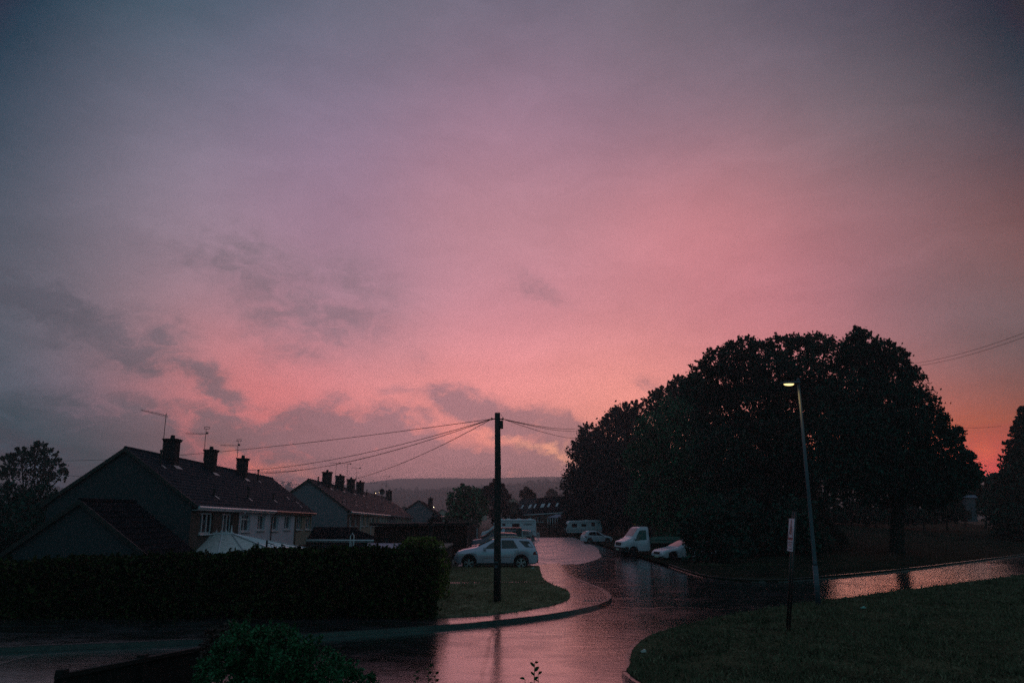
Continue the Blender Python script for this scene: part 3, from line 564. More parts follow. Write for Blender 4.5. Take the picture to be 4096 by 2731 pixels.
# right edge
cb = []
for k in range(13):
    t = k / 12; cb.append((2348 + (6 if k % 2 else -6) * t, 945 + 250 * t, 8 + 66 * t))
tree('cypress_tree', 'dark feathery conifer cut by the right edge of the photo', 'tree', bl(cb, 88, 1), gp(2350, 88), .2, M['leafD'], trunk=.3, spikes=12, sig=.14, group='trees on the right')
for i, (x, y, r, Y, lab) in enumerate([(1905,1172,30,96,'low dark shrub on the far bank, left of the sycamore trunk'),(1955,1168,30,97,'low dark shrub on the far bank, right of the sycamore trunk'),(2010,1170,30,96,'low dark shrub on the far bank, left of the dome-shaped tree trunk'),(2065,1168,32,98,'low dark shrub on the far bank, behind the dome-shaped tree trunk'),(2120,1168,30,96,'low dark shrub on the far bank, right of the dome-shaped tree trunk'),(2172,1160,34,98,'dark shrub left of the pale hut'),(2215,1125,34,112,'dark shrub rising behind the pale hut'),(2262,1128,42,112,'round dark shrub between the pale hut and the conifer'),(2310,1130,44,108,'wide dark shrub in front of the feathery conifer')]):
    tree('shrub', lab, 'shrub', bl([(x, y, r), (x - r * .6, y + r * .5, r * .7), (x + r * .6, y + r * .5, r * .7)], Y, 1), gp(x, Y, .2), .24, M['leafD'], dens=7, trunk=.12, limbs=3, group='shrubs on the far bank')
# left tree and the dark mass below it
tree('oak_tree', 'lone dark tree with see-through crown against the clouds at the left edge', 'tree',
     bl([(85,1042,24),(50,1050,20),(20,1065,20),(110,1055,24),(60,1075,34),(120,1080,24),(140,1092,14),(15,1090,18),(95,1095,30),(5,1075,16)], 92, 2), gp(75, 92, -1), .17, M['leafD'], dens=2.1, trunk=.28, limbs=10, spikes=8, sig=.2)
for i, (x, y, r, Y, lab) in enumerate([(20,1150,46,70,'dark tree mass at the left edge below the lone oak'),(95,1140,36,66,'dark rounded tree left of the near house, under the lone oak'),(50,1200,60,50,'dark bush in front of the left-edge trees'),(150,1165,30,62,'small dark tree touching the near house eaves')]):
    tree('garden_tree', lab, 'tree', bl([(x, y, r), (x - r * .7, y + r * .7, r * .8), (x + r * .5, y + r * .8, r * .8), (x - r * .2, y + r * 1.4, r)], Y, 1), gp(x, Y, -1.2), .16, M['leafD'], dens=5, trunk=.15, limbs=3, group='garden trees at the left edge')
# middle distance
tree('round_tree', 'round green tree left of the utility pole, behind the slatted fence', 'tree', bl([(1070,1135,24),(1050,1145,24),(1090,1140,22),(1070,1165,34),(1045,1170,22),(1100,1165,26),(1075,1190,30),(1040,1190,18)], 118, 1.5), gp(1070, 118), .28, M['leafB'], dens=5, trunk=.3, limbs=5)
tree('fir_tree', 'dark pointed tree directly behind the utility pole', 'tree', bl([(1140,1112,9),(1136,1122,12),(1146,1128,14),(1120,1135,14),(1135,1140,18),(1155,1145,16),(1110,1140,12),(1130,1165,24),(1160,1165,18),(1148,1185,24)], 150, 2), gp(1140, 150), .36, M['leafP'], trunk=.35, limbs=4, spikes=7)
tree('far_tree', 'small dark tree rising over the roof with skylights', 'tree', bl([(1210,1133,9),(1205,1142,12),(1218,1145,11),(1210,1155,15)], 185, 2), gp(1210, 185), .45, M['leafP'], trunk=.3, limbs=3, spikes=3)
tree('far_tree', 'faint small tree between the roof with skylights and the big trees', 'tree', bl([(1268,1135,8),(1262,1144,10),(1275,1146,10),(1250,1150,8),(1268,1155,12)], 260, 2), gp(1268, 260), .6, M['leafP'], trunk=.3, limbs=3, spikes=3)
for i, (x, Y, lab) in enumerate([(1000,100,'dark shrubs left of the round tree above the brown shed'),(1175,120,'dark shrub left of the roof with skylights'),(1195,125,'dark shrub in front of the skylight terrace wall'),(1300,132,'dark shrub left of the caravan')]):
    tree('shrub', lab, 'shrub', bl([(x, 1192, 13), (x - 8, 1200, 12), (x + 9, 1200, 13)], Y, 1), gp(x, Y), .28, M['leafP'], trunk=.1, limbs=3, group='shrubs beyond the car park')

# far woods on the hill: one mass of crowns
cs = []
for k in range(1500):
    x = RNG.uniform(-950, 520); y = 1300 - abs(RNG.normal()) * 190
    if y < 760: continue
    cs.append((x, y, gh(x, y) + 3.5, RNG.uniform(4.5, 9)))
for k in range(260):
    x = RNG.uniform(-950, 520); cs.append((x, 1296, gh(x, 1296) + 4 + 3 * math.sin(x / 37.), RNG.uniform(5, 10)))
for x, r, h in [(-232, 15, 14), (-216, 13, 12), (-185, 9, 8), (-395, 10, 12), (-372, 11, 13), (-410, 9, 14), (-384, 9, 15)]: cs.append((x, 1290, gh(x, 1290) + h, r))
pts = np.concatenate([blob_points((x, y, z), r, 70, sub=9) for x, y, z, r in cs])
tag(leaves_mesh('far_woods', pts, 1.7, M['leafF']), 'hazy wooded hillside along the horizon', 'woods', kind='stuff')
# distant plateau
b = MB(); xs2 = np.linspace(-2300, 2600, 70); rows = [(2300, -60), (2500, 20), (2800, 62), (3000, 1.0), (3250, 20)]
vs = []
for y, h in rows:
    for x in xs2:
        top = 133 + 4 * math.sin(x / 280.) + 1.5 * math.sin(x / 67.)
        if x < -460: top -= min(75, (-460 - x) * .13)
        zz = top if h == 1.0 else (min(top, h * (top / 135.) if h > 0 else h)); vs.append((x, y, zz))
n = len(xs2); b.add(vs, [(j * n + i, j * n + i + 1, (j + 1) * n + i + 1, (j + 1) * n + i) for j in range(4) for i in range(n - 1)])
struct(b.build('hills', M['hill'], smooth=True))

# ------------------------------------------------------------------ houses
class Fr:   # frame: near ridge point, axis direction (given by a pixel it runs towards), optional level
    def __init__(s, R0, vp=None, a=None):
        s.R0 = Vector(R0); a = ray(*vp) if vp else Vector(a)
        h = math.hypot(a.x, a.y); s.a = a / h; s.r = Vector((a.y / h, -a.x / h, 0))
    def __call__(s, u, v, z): return s.R0 + s.a * u + s.r * v + Vector((0, 0, z))
def slope_roof(F, u0, u1, v0, z0, v1, z1, courses, th=.05, mb=None):
    """stepped courses of tiles from eave (v1,z1) up to ridge (v0,z0)"""
    b = mb or MB()
    for k in range(courses):
        ta, tb_ = k / courses, (k + 1.12) / courses
        tb_ = min(tb_, 1)
        va, za = v1 + (v0 - v1) * ta, z1 + (z0 - z1) * ta; vb, zb_ = v1 + (v0 - v1) * tb_, z1 + (z0 - z1) * tb_
        b.hexa([F(u0, va, za), F(u1, va, za), F(u1, vb, zb_ - th), F(u0, vb, zb_ - th)], [F(u0, va, za + th), F(u1, va, za + th), F(u1, vb, zb_ + .004), F(u0, vb, zb_ + .004)])
    return b
def facade(F, mb, u0, u1, z0, z1, v, ops, depth=.22):
    us = sorted(set([u0, u1] + [o[0] for o in ops] + [o[1] for o in ops])); zs = sorted(set([z0, z1] + [o[2] for o in ops] + [o[3] for o in ops]))
    for i in range(len(us) - 1):
        for j in range(len(zs) - 1):
            cu, cz = (us[i] + us[i + 1]) / 2, (zs[j] + zs[j + 1]) / 2
            if any(o[0] < cu < o[1] and o[2] < cz < o[3] for o in ops): continue
            mb.add([F(us[i], v, zs[j]), F(us[i + 1], v, zs[j]), F(us[i + 1], v, zs[j + 1]), F(us[i], v, zs[j + 1])], [(0, 1, 2, 3)])
    sgn = 1 if v > 0 else -1
    for a, c, d, e in [o[:4] for o in ops]:
        vi = v - depth * sgn
        mb.add([F(a, v, d), F(c, v, d), F(c, v, e), F(a, v, e), F(a, vi, d), F(c, vi, d), F(c, vi, e), F(a, vi, e)], [(0, 1, 5, 4), (1, 2, 6, 5), (2, 3, 7, 6), (3, 0, 4, 7), (4, 5, 6, 7)])
def window(F, root, o, v, depth=.22, nm=3, transom=False):
    a, c, d, e = o[:4]; sgn = 1 if v > 0 else -1; vi = v - (depth - .03) * sgn; vo = vi + .07 * sgn; b = MB(); w = .07
    def bar(ua, ub, za, zb_, off=0.0): b.hexa([F(ua, vi, za), F(ub, vi, za), F(ub, vi, zb_), F(ua, vi, zb_)], [F(ua, vo + off * sgn, za), F(ub, vo + off * sgn, za), F(ub, vo + off * sgn, zb_), F(ua, vo + off * sgn, zb_)])
    bar(a + .003, a + w, d, e - .003); bar(c - w, c - .003, d, e - .003); bar(a + w, c - w, e - w, e - .003); bar(a + w, c - w, d + .003, d + w)
    for k in range(1, nm): m_ = a + (c - a) * k / nm; bar(m_ - w * .55, m_ + w * .55, d + w, e - w)
    if transom: bar(a + w, c - w, d + (e - d) * .68, d + (e - d) * .68 + w, .004)
    b.hexa([F(a - .08, v + .004 * sgn, d - .07), F(c + .08, v + .004 * sgn, d - .07), F(c + .08, v + .004 * sgn, d - .005), F(a - .08, v + .004 * sgn, d - .005)],
           [F(a - .08, v + .12 * sgn, d - .07), F(c + .08, v + .12 * sgn, d - .07), F(c + .08, v + .12 * sgn, d - .02), F(a - .08, v + .12 * sgn, d - .02)])
    fr = b.build('window', M['upvc'], root, loc=root.location)
    g = MB(); vg = vi + .03 * sgn; g.add([F(a + w, vg, d + w), F(c - w, vg, d + w), F(c - w, vg, e - w), F(a + w, vg, e - w)], [(0, 1, 2, 3)])
    pn = g.build('pane', M['glass'], fr, loc=root.location)
def aerial(p, h, kind, root, org, s=1.0):
    b = MB(); p = Vector(p); b.tube([p, p + Vector((0, 0, h))], .018 * s, 6)
    if kind == 0:
        q = p + Vector((0, 0, h - .12)); e = q + Vector((-1.35, -.2, .3)); b.tube([q + Vector((.1, 0, -.02)), e], .014 * s, 5); b.tube([q + Vector((.1, 0, -.09)), e + Vector((0, 0, -.05))], .01 * s, 5)
        for k in range(9): c = q.lerp(e, (k + 1) / 10); b.tube([c + Vector((.03, -.16, 0)), c + Vector((-.03, .16, 0))], .006 * s, 4)
    elif kind == 1:
        q = p + Vector((0, 0, h - .32)); e = q + Vector((-1.25, -.1, .02)); b.tube([q + Vector((.15, 0, 0)), e], .013 * s, 5)
        for k in range(12): c = q.lerp(e, (k + 1) / 13); b.tube([c + Vector((0, -.05, -.08)), c + Vector((0, .05, .08))], .006 * s, 4)
        t = p + Vector((0, 0, h)); 
        for dz in (0, .12): b.tube([t + Vector((-.12, 0, dz)), t + Vector((.2, 0, dz))], .016 * s, 5)
        b.tube([t + Vector((-.12, 0, 0)), t + Vector((-.12, 0, .12))], .016 * s, 5); b.tube([t + Vector((.2, 0, 0)), t + Vector((.2, 0, .12))], .016 * s, 5); b.box(q + Vector((.08, 0, .05)), (.12, .1, .12))
    else:
        t = p + Vector((0, 0, h)); b.tube([t + Vector((-.75, 0, .04)), t + Vector((.4, 0, -.02))], .015 * s, 5); b.box(t + Vector((.38, 0, 0)), (.16, .14, .12))
        for k in range(6): c = t + Vector((-.7 + k * .18, 0, .03)); b.tube([c + Vector((0, -.12, 0)), c + Vector((0, .12, 0))], .007 * s, 4)
    return b.build('aerial', M['alu'], root, loc=org)
def house(F, u0, u1, half, drop, wallh, wallm, tilem, label, name='terraced_house', group=None, ops=(), chim=None, chimw=.72, chimh=.9, courses=15, over=.32, first=False, last=False,
          aer=None, gmat=None, vents=(), gutterm=None, pots=1, nm=2, transom=(), lowband=None, cat='house', ridgecap=True):
    """one house of a row; z measured from the ridge; drop = height from ridge to the eaves"""
    org = F((u0 + u1) / 2, 0, -drop - wallh); root = thing(name, label, cat, org, 0, group)
    g = .012; a, c = u0 + (0 if first else g), u1 - g; vw = half - over; zt = -drop * vw / half - .10; zb_ = -drop - wallh
    mb = MB()
    facade(F, mb, a, c, zb_, zt, vw, ops)
    mb.add([F(a, -vw, zb_), F(c, -vw, zb_), F(c, -vw, zt), F(a, -vw, zt)], [(0, 3, 2, 1)])
    for uu in (a, c):
        mb.add([F(uu, -vw, zb_), F(uu, vw, zb_), F(uu, vw, zt), F(uu, 0, -.10), F(uu, -vw, zt)], [(0, 1, 2, 3, 4)])
    mb.build('wall', wallm, root, loc=org)
    if gmat is not None:
        gb = MB(); gb.hexa([F(a - .02, -vw, zb_), F(a - .02, vw - .001, zb_), F(a - .02, vw - .001, zt - .01), F(a - .02, -vw, zt - .01)], [F(a - .003, -vw, zb_), F(a - .003, vw - .001, zb_), F(a - .003, vw - .001, zt - .01), F(a - .003, -vw, zt - .01)])
        gb.add([F(a - .02, -vw, zt - .01), F(a - .02, vw - .001, zt - .01), F(a - .02, 0, -.12)], [(0, 1, 2)])
        gb.build('gable_wall', gmat, root, loc=org)
    ra = a - (.14 if first else 0) + (0 if first else 0); rc = c + (.14 if last else 0)
    rb = slope_roof(F, ra, rc, .05, 0, half, -drop, courses)
    slope_roof(F, ra, rc, -.05, 0, -half, -drop, courses, mb=rb)
    if ridgecap:
        rb.tube([F(ra, 0, .03), F(rc, 0, .03)], .10, 8)
    rb.build('roof', tilem, root, loc=org)
    if first:
        vb = MB()
        for sg in (1, -1): vb.hexa([F(ra - .03, 0, -.14), F(ra - .03, sg * half, -drop - .14), F(ra - .03, sg * half, -drop + .07), F(ra - .03, 0, .07)], [F(ra - .003, 0, -.14), F(ra - .003, sg * half, -drop - .14), F(ra - .003, sg * half, -drop + .07), F(ra - .003, 0, .07)])
        vb.build('bargeboard', M['pvcd'], root, loc=org)
    gm = gutterm or M['upvc']
    gb = MB(); gb.tube([F(a, half + .05, -drop - .03), F(c, half + .05, -drop - .03)], .065, 8)
    gb.hexa([F(a, half - .02, -drop - .16), F(c, half - .02, -drop - .16), F(c, half - .02, -drop - .03), F(a, half - .02, -drop - .03)], [F(a, half - .005, -drop - .16), F(c, half - .005, -drop - .16), F(c, half - .005, -drop - .03), F(a, half - .005, -drop - .03)])
    gb.hexa([F(a, vw + .004, -drop - .17), F(c, vw + .004, -drop - .17), F(c, vw + .004, -drop - .15), F(a, vw + .004, -drop - .15)], [F(a, half - .02, -drop - .17), F(c, half - .02, -drop - .17), F(c, half - .02, -drop - .15), F(a, half - .02, -drop - .15)])
    gb.build('gutter', gm, root, loc=org)
    if not first: db = MB(); du = a + .12; db.tube([F(du, half + .05, -drop - .05), F(du, half - .05, -drop - .22), F(du, vw + .07, -drop - .42), F(du, vw + .07, zb_)], .04, 6); db.build('downpipe', gm, root, loc=org)
    if lowband:
        z0_, z1_, mm = lowband; bb = MB(); bb.hexa([F(a, vw + .003, z0_), F(c, vw + .003, z0_), F(c, vw + .003, z1_), F(a, vw + .003, z1_)], [F(a, vw + .03, z0_), F(c, vw + .03, z0_), F(c, vw + .03, z1_), F(a, vw + .03, z1_)]); bb.build('brick_band', mm, root, loc=org)
    for i, o in enumerate(ops): window(F, root, o, vw, nm=(o[4] if len(o) > 4 else nm), transom=(i in transom))
    if chim is not None:
        cu, cv = chim; w = chimw / 2; cb_ = MB(); zlow = -drop * (abs(cv) + w) / half - .3
        q = lambda u, v, z: F(cu + u, cv + v, z)
        cb_.hexa([q(-w, -w, zlow), q(w, -w, zlow), q(w, w, zlow), q(-w, w, zlow)], [q(-w, -w, chimh), q(w, -w, chimh), q(w, w, chimh), q(-w, w, chimh)])
        for dz, e2, hh in ((0, .05, .09), (.092, .09, .05)):
            cb_.hexa([q(-w - e2, -w - e2, chimh + dz), q(w + e2, -w - e2, chimh + dz), q(w + e2, w + e2, chimh + dz), q(-w - e2, w + e2, chimh + dz)], [q(-w - e2, -w - e2, chimh + dz + hh), q(w + e2, -w - e2, chimh + dz + hh), q(w + e2, w + e2, chimh + dz + hh), q(-w - e2, w + e2, chimh + dz + hh)])
        ch = cb_.build('chimney', M['chim'], root, loc=org)
        if pots:
            pb_ = MB(); pb_.tube([q(0, 0, chimh + .143), q(0, 0, chimh + .36)], [.13, .11], 10); pb_.build('chimney_pot', M['chim'], ch, loc=org)
        fb = MB(); zf1 = -drop * (cv + w) / half; 
        fb.add([q(-w - .06, w + .004, zf1 + .12), q(w + .06, w + .004, zf1 + .12), q(w + .14, w + .22, zf1 - .22 * drop / half + .10), q(-w - .1, w + .22, zf1 - .22 * drop / half + .10)], [(0, 3, 2, 1)])
        fb.build('lead_flashing', M['lead'], root, loc=org)
        if aer is not None: aerial(q(-w + .02, -w - .03, chimh - .6), aer[1] + .6, aer[0], root, org)
    for (pu, pv, ph) in vents:
        vb = MB(); zz = -drop * pv / half; vb.tube([F(pu, pv, zz - .1), F(pu, pv, zz + ph)], .06, 8)
        if ph > .45: vb.tube([F(pu, pv, zz + ph), F(pu, pv, zz + ph + .1)], .09, 8)
        vb.build('vent_pipe', M['pvcd'], root, loc=org)
        fb = MB(); dd = drop / half; fb.add([F(pu - .12, pv + .05, zz - .05 * dd + .07), F(pu + .14, pv + .05, zz - .05 * dd + .07), F(pu + .18, pv + .3, zz - .3 * dd + .07), F(pu - .08, pv + .3, zz - .3 * dd + .07)], [(0, 3, 2, 1)])
        fb.build('lead_flashing', M['lead'], root, loc=org)
    return root

# near terrace
Y1 = 38.0; R1 = P(506, 1794, Y1); E1 = P(790, 2025, Y1); F1 = Fr(R1, vp=(1947, 2093))
H1 = E1.x - R1.x; D1 = R1.z - E1.z; wh = 4.9
def ud(px, f=F1, v=3.3):   # u at which wall line v of frame f crosses pixel column px
    lo, hi = 0.0, 90.0
    for _ in range(50):
        m_ = (lo + hi) / 2; p = f(m_, v, 0) - Vector((0, 0, CAMZ)); fx = p.x / (p.y * cp + (-D1 + 0) * sp_) * F + 2048
        if fx < px: lo = m_
        else: hi = m_
    return lo
LU = 6.55
def top(hh=1.0): return (-D1 - .28 - hh, -D1 - .28)
def op(a, c, hh=1.0, n=2, dz=0.0): return (a, c, -D1 - .28 - hh - dz, -D1 - .28 - dz, n)
gG = 'terraced houses in the near row'
vw1 = H1 - .32
us_ = [ud(x, F1, vw1) for x in (782, 838, 873, 916, 952, 990, 1020, 1050, 1077, 1106, 1130, 1156, 1178, 1201, 1217, 1239)]
print('T1 window u:', [round(q, 1) for q in us_], 'H1', H1, 'D1', D1)
W1 = [(us_[i], us_[i + 1]) for i in range(0, 16, 2)]
bnd = [0, ud(943, F1, vw1), 0, ud(1171, F1, vw1), 26.3]; bnd[2] = (bnd[1] + bnd[3]) / 2
def clampw(a, c, k): return (max(a, bnd[k] + .25), min(c, bnd[k + 1] - .2))
dn = lambda a, c, n=2: (a, c, -D1 - wh + .9, -D1 - wh + 2.0, n)
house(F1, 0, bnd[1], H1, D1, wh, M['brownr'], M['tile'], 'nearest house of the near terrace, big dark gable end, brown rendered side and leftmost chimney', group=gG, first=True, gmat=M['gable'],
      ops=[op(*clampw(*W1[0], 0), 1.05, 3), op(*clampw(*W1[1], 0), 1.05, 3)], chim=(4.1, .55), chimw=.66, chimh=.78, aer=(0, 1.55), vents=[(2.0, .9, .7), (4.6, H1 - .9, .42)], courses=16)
house(F1, bnd[1], bnd[2], H1, D1, wh, M['lav'], M['tile'], 'second house of the near terrace, pale lavender render behind the conservatory, middle chimney', group=gG,
      ops=[op(*clampw(*W1[2], 1), 1.0, 2), op(*clampw(*W1[3], 1), .95, 2), dn(bnd[1] + 1, bnd[1] + 2.4)], chim=(10.2, .55), chimw=.62, chimh=.76, aer=(1, 1.45), vents=[(11.0, H1 - 1.0, .6)], courses=16, transom=(0,))
house(F1, bnd[2], bnd[3], H1, D1, wh, M['lav'], M['tile'], 'third house of the near terrace, pale lavender render, right-hand chimney', group=gG,
      ops=[op(*clampw(*W1[4], 2), 1.0, 2), op(*clampw(*W1[5], 2), .95, 2), dn(bnd[2] + 1.2, bnd[2] + 2.6), dn(bnd[3] - 2.4, bnd[3] - 1.0)], chim=(16.6, .55), chimw=.62, chimh=.76, aer=(1, 1.35), vents=[(17.2, H1 - 1.1, .45), (20.0, .7, .75)], courses=16, gutterm=M['pvcd'])
house(F1, bnd[3], bnd[4], H1, D1, wh, M['tan'], M['tile'], 'far end house of the near terrace, tan render, brick band, no chimney', group=gG, last=True,
      ops=[op(*clampw(*W1[6], 3), 1.0, 3), op(*clampw(*W1[7], 3), 1.0, 3), dn(bnd[3] + .8, bnd[3] + 1.9), dn(bnd[4] - 2.4, bnd[4] - 1.1)], vents=[(22.6, H1 - 1.6, .12), (24.0, H1 - 1.2, .12), (23.6, H1 - .8, .12)], courses=16, gutterm=M['pvcd'],
      lowband=(-D1 - 2.75, -D1 - 2.45, M['brick']))
# near garage with its own gable, in front of the terrace end
Yg = 31.0; Rg = P(326, 2003, Yg); Fg = Fr(Rg, a=(-.034, 1, -.002)); hg = 4.2; dg = hg * .74
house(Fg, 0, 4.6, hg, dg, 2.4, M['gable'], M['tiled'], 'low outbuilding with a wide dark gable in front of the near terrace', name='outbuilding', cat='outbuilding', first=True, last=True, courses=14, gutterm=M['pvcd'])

# second terrace
Y2 = 72.0; R2 = P(1234, 1918, Y2); E2 = P(1404, 2046, Y2); F2 = Fr(R2, vp=(2027, 2104)); H2 = E2.x - R2.x; D2 = R2.z - E2.z
nU = 8; L2 = 48.6 / nU
names = ['near end house of the far terrace, tall grey gable end facing the camera', 'second house from the near end of the far terrace', 'third house from the near end of the far terrace, aerial on its chimney', 'fourth house from the near end of the far terrace, two aerials', 'fifth house of the far terrace, just past the four grouped chimneys', 'sixth house of the far terrace, beyond the chimneys, above the brown shed', 'seventh house of the far terrace, next to the end one with a satellite dish', 'far end house of the far terrace, lone chimney with a satellite dish']
mats2 = [M['brownr'], M['tan'], M['tan'], M['cream'], M['gable2'], M['cream'], M['tan'], M['cream']]
for k in range(nU):
    a, c = k * L2, (k + 1) * L2
    zt = -D2 - .3
    ops = [(a + 1.0, a + 2.4, zt - 1.0, zt, 2), (a + 3.7, a + 5.0, zt - 1.0, zt, 2)]
    ck = {0: 5.3, 1: 11.4, 2: 17.3, 3: 23.0, 7: 46.6}.get(k)
    h_ = house(F2, a, c, H2, D2, 4.9, mats2[k], M['tiler'], names[k], group='terraced houses in the far row', first=(k == 0), last=(k == nU - 1), gmat=M['gable2'] if k == 0 else None,
          ops=ops, chim=(ck, .5) if ck else None, chimh=.95, chimw=.8, aer={1: (2, 1.5), 2: (2, 1.9), 3: (2, 1.8), 7: (2, 2.3)}.get(k), vents=[(a + 1.6, H2 - 1.2, .12), (a + 4.4, H2 - 1.8, .12)] + ([(a + 2.8, .6, .7)] if k not in (0,) else [(a + 7.4 - L2, .6, .7)]), courses=12, gutterm=M['gable2'] if k > 3 else M['upvc'])
    if k == 7:
        b = MB(); p = F2(46.2, .3, .9) + Vector((-.75, -.5, 0)); ring = []
        for q in range(14):
            an = q / 14 * 2 * math.pi; ring.append(p + Vector((math.cos(an) * .45, -.12, math.sin(an) * .45)))
        b.add(ring + [p + Vector((0, .08, 0))], [(q, (q + 1) % 14, 14) for q in range(14)]); b.tube([p, p + Vector((.5, .3, -.1))], .03, 5); b.tube([p + Vector((0, 0, -.4)), p + Vector((0, -.5, -.1))], .02, 4)
        b.build('satellite_dish', M['alu'], h_, loc=h_.location)
# lean-to extension at the near end of the far terrace: dark tiled roof, pale fascia
Fx = Fr(P(1258, 2106, 66), a=(1, 0.02, -.006))
org = Fx(5, 0, -4.2); root = thing('extension', 'low extension with dark roof and white fascia below the far terrace gable', 'extension', org)
b = MB(); xr = (P(1400, 2106, 66) - Fx.R0).x; xe = (P(1530, 2160, 63) - Fx.R0).x; ze = (P(1258, 2158, 63) - Fx.R0).z
n_ = 10
for k in range(n_):
    t0, t1 = k / n_, min(1, (k + 1.1) / n_)
    p = lambda t, s, dz: Fx(s * (xr + (xe - xr) * t), 3.0 * t, ze * t + dz)
    b.hexa([p(t0, 0, -.05), p(t0, 1, -.05), p(t1, 1, -.0), p(t1, 0, -.0)], [p(t0, 0, .0), p(t0, 1, .0), p(t1, 1, .06), p(t1, 0, .06)])
b.build('roof', M['tiled'], root, loc=org)
b = MB(); b.hexa([Fx(0, 3.03, ze - .16), Fx(xe, 3.03, ze - .16), Fx(xe, 3.03, ze + .02), Fx(0, 3.03, ze + .02)], [Fx(0, 3.07, ze - .16), Fx(xe, 3.07, ze - .16), Fx(xe, 3.07, ze + .02), Fx(0, 3.07, ze + .02)]); b.tube([Fx(0, 3.12, ze - .02), Fx(xe, 3.12, ze - .02)], .06, 8); b.tube([Fx(xe * .6, 3.1, ze), Fx(xe * .6, 3.05, ze - 2.2)], .04, 6); b.build('fascia', M['upvc'], root, loc=org)
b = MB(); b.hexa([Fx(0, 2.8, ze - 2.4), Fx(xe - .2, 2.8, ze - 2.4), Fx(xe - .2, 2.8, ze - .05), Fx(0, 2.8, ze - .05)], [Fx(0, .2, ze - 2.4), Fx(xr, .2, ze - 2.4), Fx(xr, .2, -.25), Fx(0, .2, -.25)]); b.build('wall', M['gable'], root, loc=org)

# conservatory against the near terrace
Rk = P(905, 2140, 41.0); org = Vector((Rk.x, Rk.y, gh(Rk.x, Rk.y)))
cn = thing('conservatory', 'white conservatory with ribbed hipped roof and finials, behind the hedge', 'conservatory', org)
eav = P(905, 2214, 38.6).z; ridz = P(860, 2134, 41.5).z
xw = F1(4, H1 - .32, 0).x + .02; xq = xw + 4.5; y0, y1 = 38.8, 44.0; rx0, rx1, ry = P(858, 2134, 41.4).x, P(925, 2134, 41.4).x, 41.4
cor = [Vector((xw, y0, eav)), Vector((xq, y0, eav)), Vector((xq, y1, eav)), Vector((xw, y1, eav))]; r0 = Vector((xw, ry, ridz)); r0b = Vector((rx0, ry, ridz)); r1 = Vector((rx1, ry, ridz))
def ribbed(q, n, m, name):
    a0, a1, b0, b1 = q; bb = MB(); bb.add([a0, a1, b1, b0], [(0, 1, 2, 3)]); o = bb.build(name, m, cn, loc=org)
    rb = MB()
    for k in range(n + 1): t = k / n; rb.tube([a0.lerp(a1, t) + Vector((0, 0, .02)), b0.lerp(b1, t) + Vector((0, 0, .02))], .035, 5)
    return rb
b = ribbed((cor[0], cor[1].lerp(cor[0], .40), r0, r1), 2, M['polyp'], 'roof_panel'); rb = b
b = ribbed((cor[1].lerp(cor[0], .40), cor[1], r1, r1), 1, M['polyp'], 'roof_panel'); rb.add(b.v, b.f)
b = ribbed((cor[1], cor[2], r1, r1), 4, M['poly'], 'roof_panel'); rb.add(b.v, b.f)
b = ribbed((cor[2], cor[3], r1, r0), 5, M['poly'], 'roof_panel'); rb.add(b.v, b.f)
rb.tube([r0, r1 + Vector((.12, 0, 0))], .09, 6); rb.tube(cor + [cor[0]], .06, 6)
for x in np.linspace(rx0 + .1, rx1, 4): rb.tube([(x, ry, ridz), (x, ry, ridz + .22)], [.05, .012], 5); rb.box((x, ry, ridz + .12), (.13, .02, .03))
rb.tube([r1, r1 + Vector((0, 0, .45))], [.06, .012], 6)
rb.build('roof_frame', M['upvc'], cn, loc=org)
b = MB()
for k in range(6): x = xw + (xq - xw) * k / 5; b.box((x, y0 + .05, (eav + org.z) / 2), (.09, .09, eav - org.z))
for k in range(1, 6): y = y0 + (y1 - y0) * k / 5; b.box((xq - .05, y, (eav + org.z) / 2), (.09, .09, eav - org.z))
b.build('wall_frame', M['upvc'], cn, loc=org)
b = MB(); b.box(((xw + xq) / 2, (y0 + y1) / 2, (eav + org.z) / 2 - .02), (xq - xw - .16, y1 - y0 - .16, eav - org.z - .06)); b.build('glazing', M['glass'], cn, loc=org)

# white gabled house and others further off
def small_house(px, py, Y, halfpx, droppx, label, wallm, tilem, L=9, vp=(1990, 2100), wallh=4.5, **kw):
    Rr = P(px, py, Y); Fh = Fr(Rr, vp=vp); half = halfpx / F * Y; dr = droppx / F * Y
    return house(Fh, 0, L, half, dr, wallh, wallm, tilem, label, name='gabled_house', first=True, last=True, courses=10, ridgecap=False, **kw)
small_house(1674, 2000, 128, 86, 60, 'pale rendered house with a plain gable beyond the brown shed', M['gable2'], M['tiled'], group='houses in the distance', chim=(4.5, 1.6), chimh=.35, chimw=.75)
small_house(1615, 2026, 160, 30, 20, 'tiny far roof left of the pale gable', M['gable2'], M['tiled'], group='houses in the distance', L=8, gutterm=M['pvcd'])
small_house(1770, 2035, 210, 36, 24, 'far pale house with a bright roof edge left of the round tree', M['cream'], M['felt'], group='houses in the distance', L=9)
small_house(1920, 2012, 300, 30, 20, 'far house low on the hill behind the utility pole', M['cream'], M['tiler'], group='houses in the distance', L=9)
small_house(2052, 1990, 330, 24, 16, 'far pale pink house left of the small dark tree', M['tan'], M['felt'], group='houses in the distance', L=9)
small_house(2180, 1988, 300, 34, 16, 'far house whose pale roof shows over the skylight terrace', M['cream'], M['felt'], group='houses in the distance', L=9)
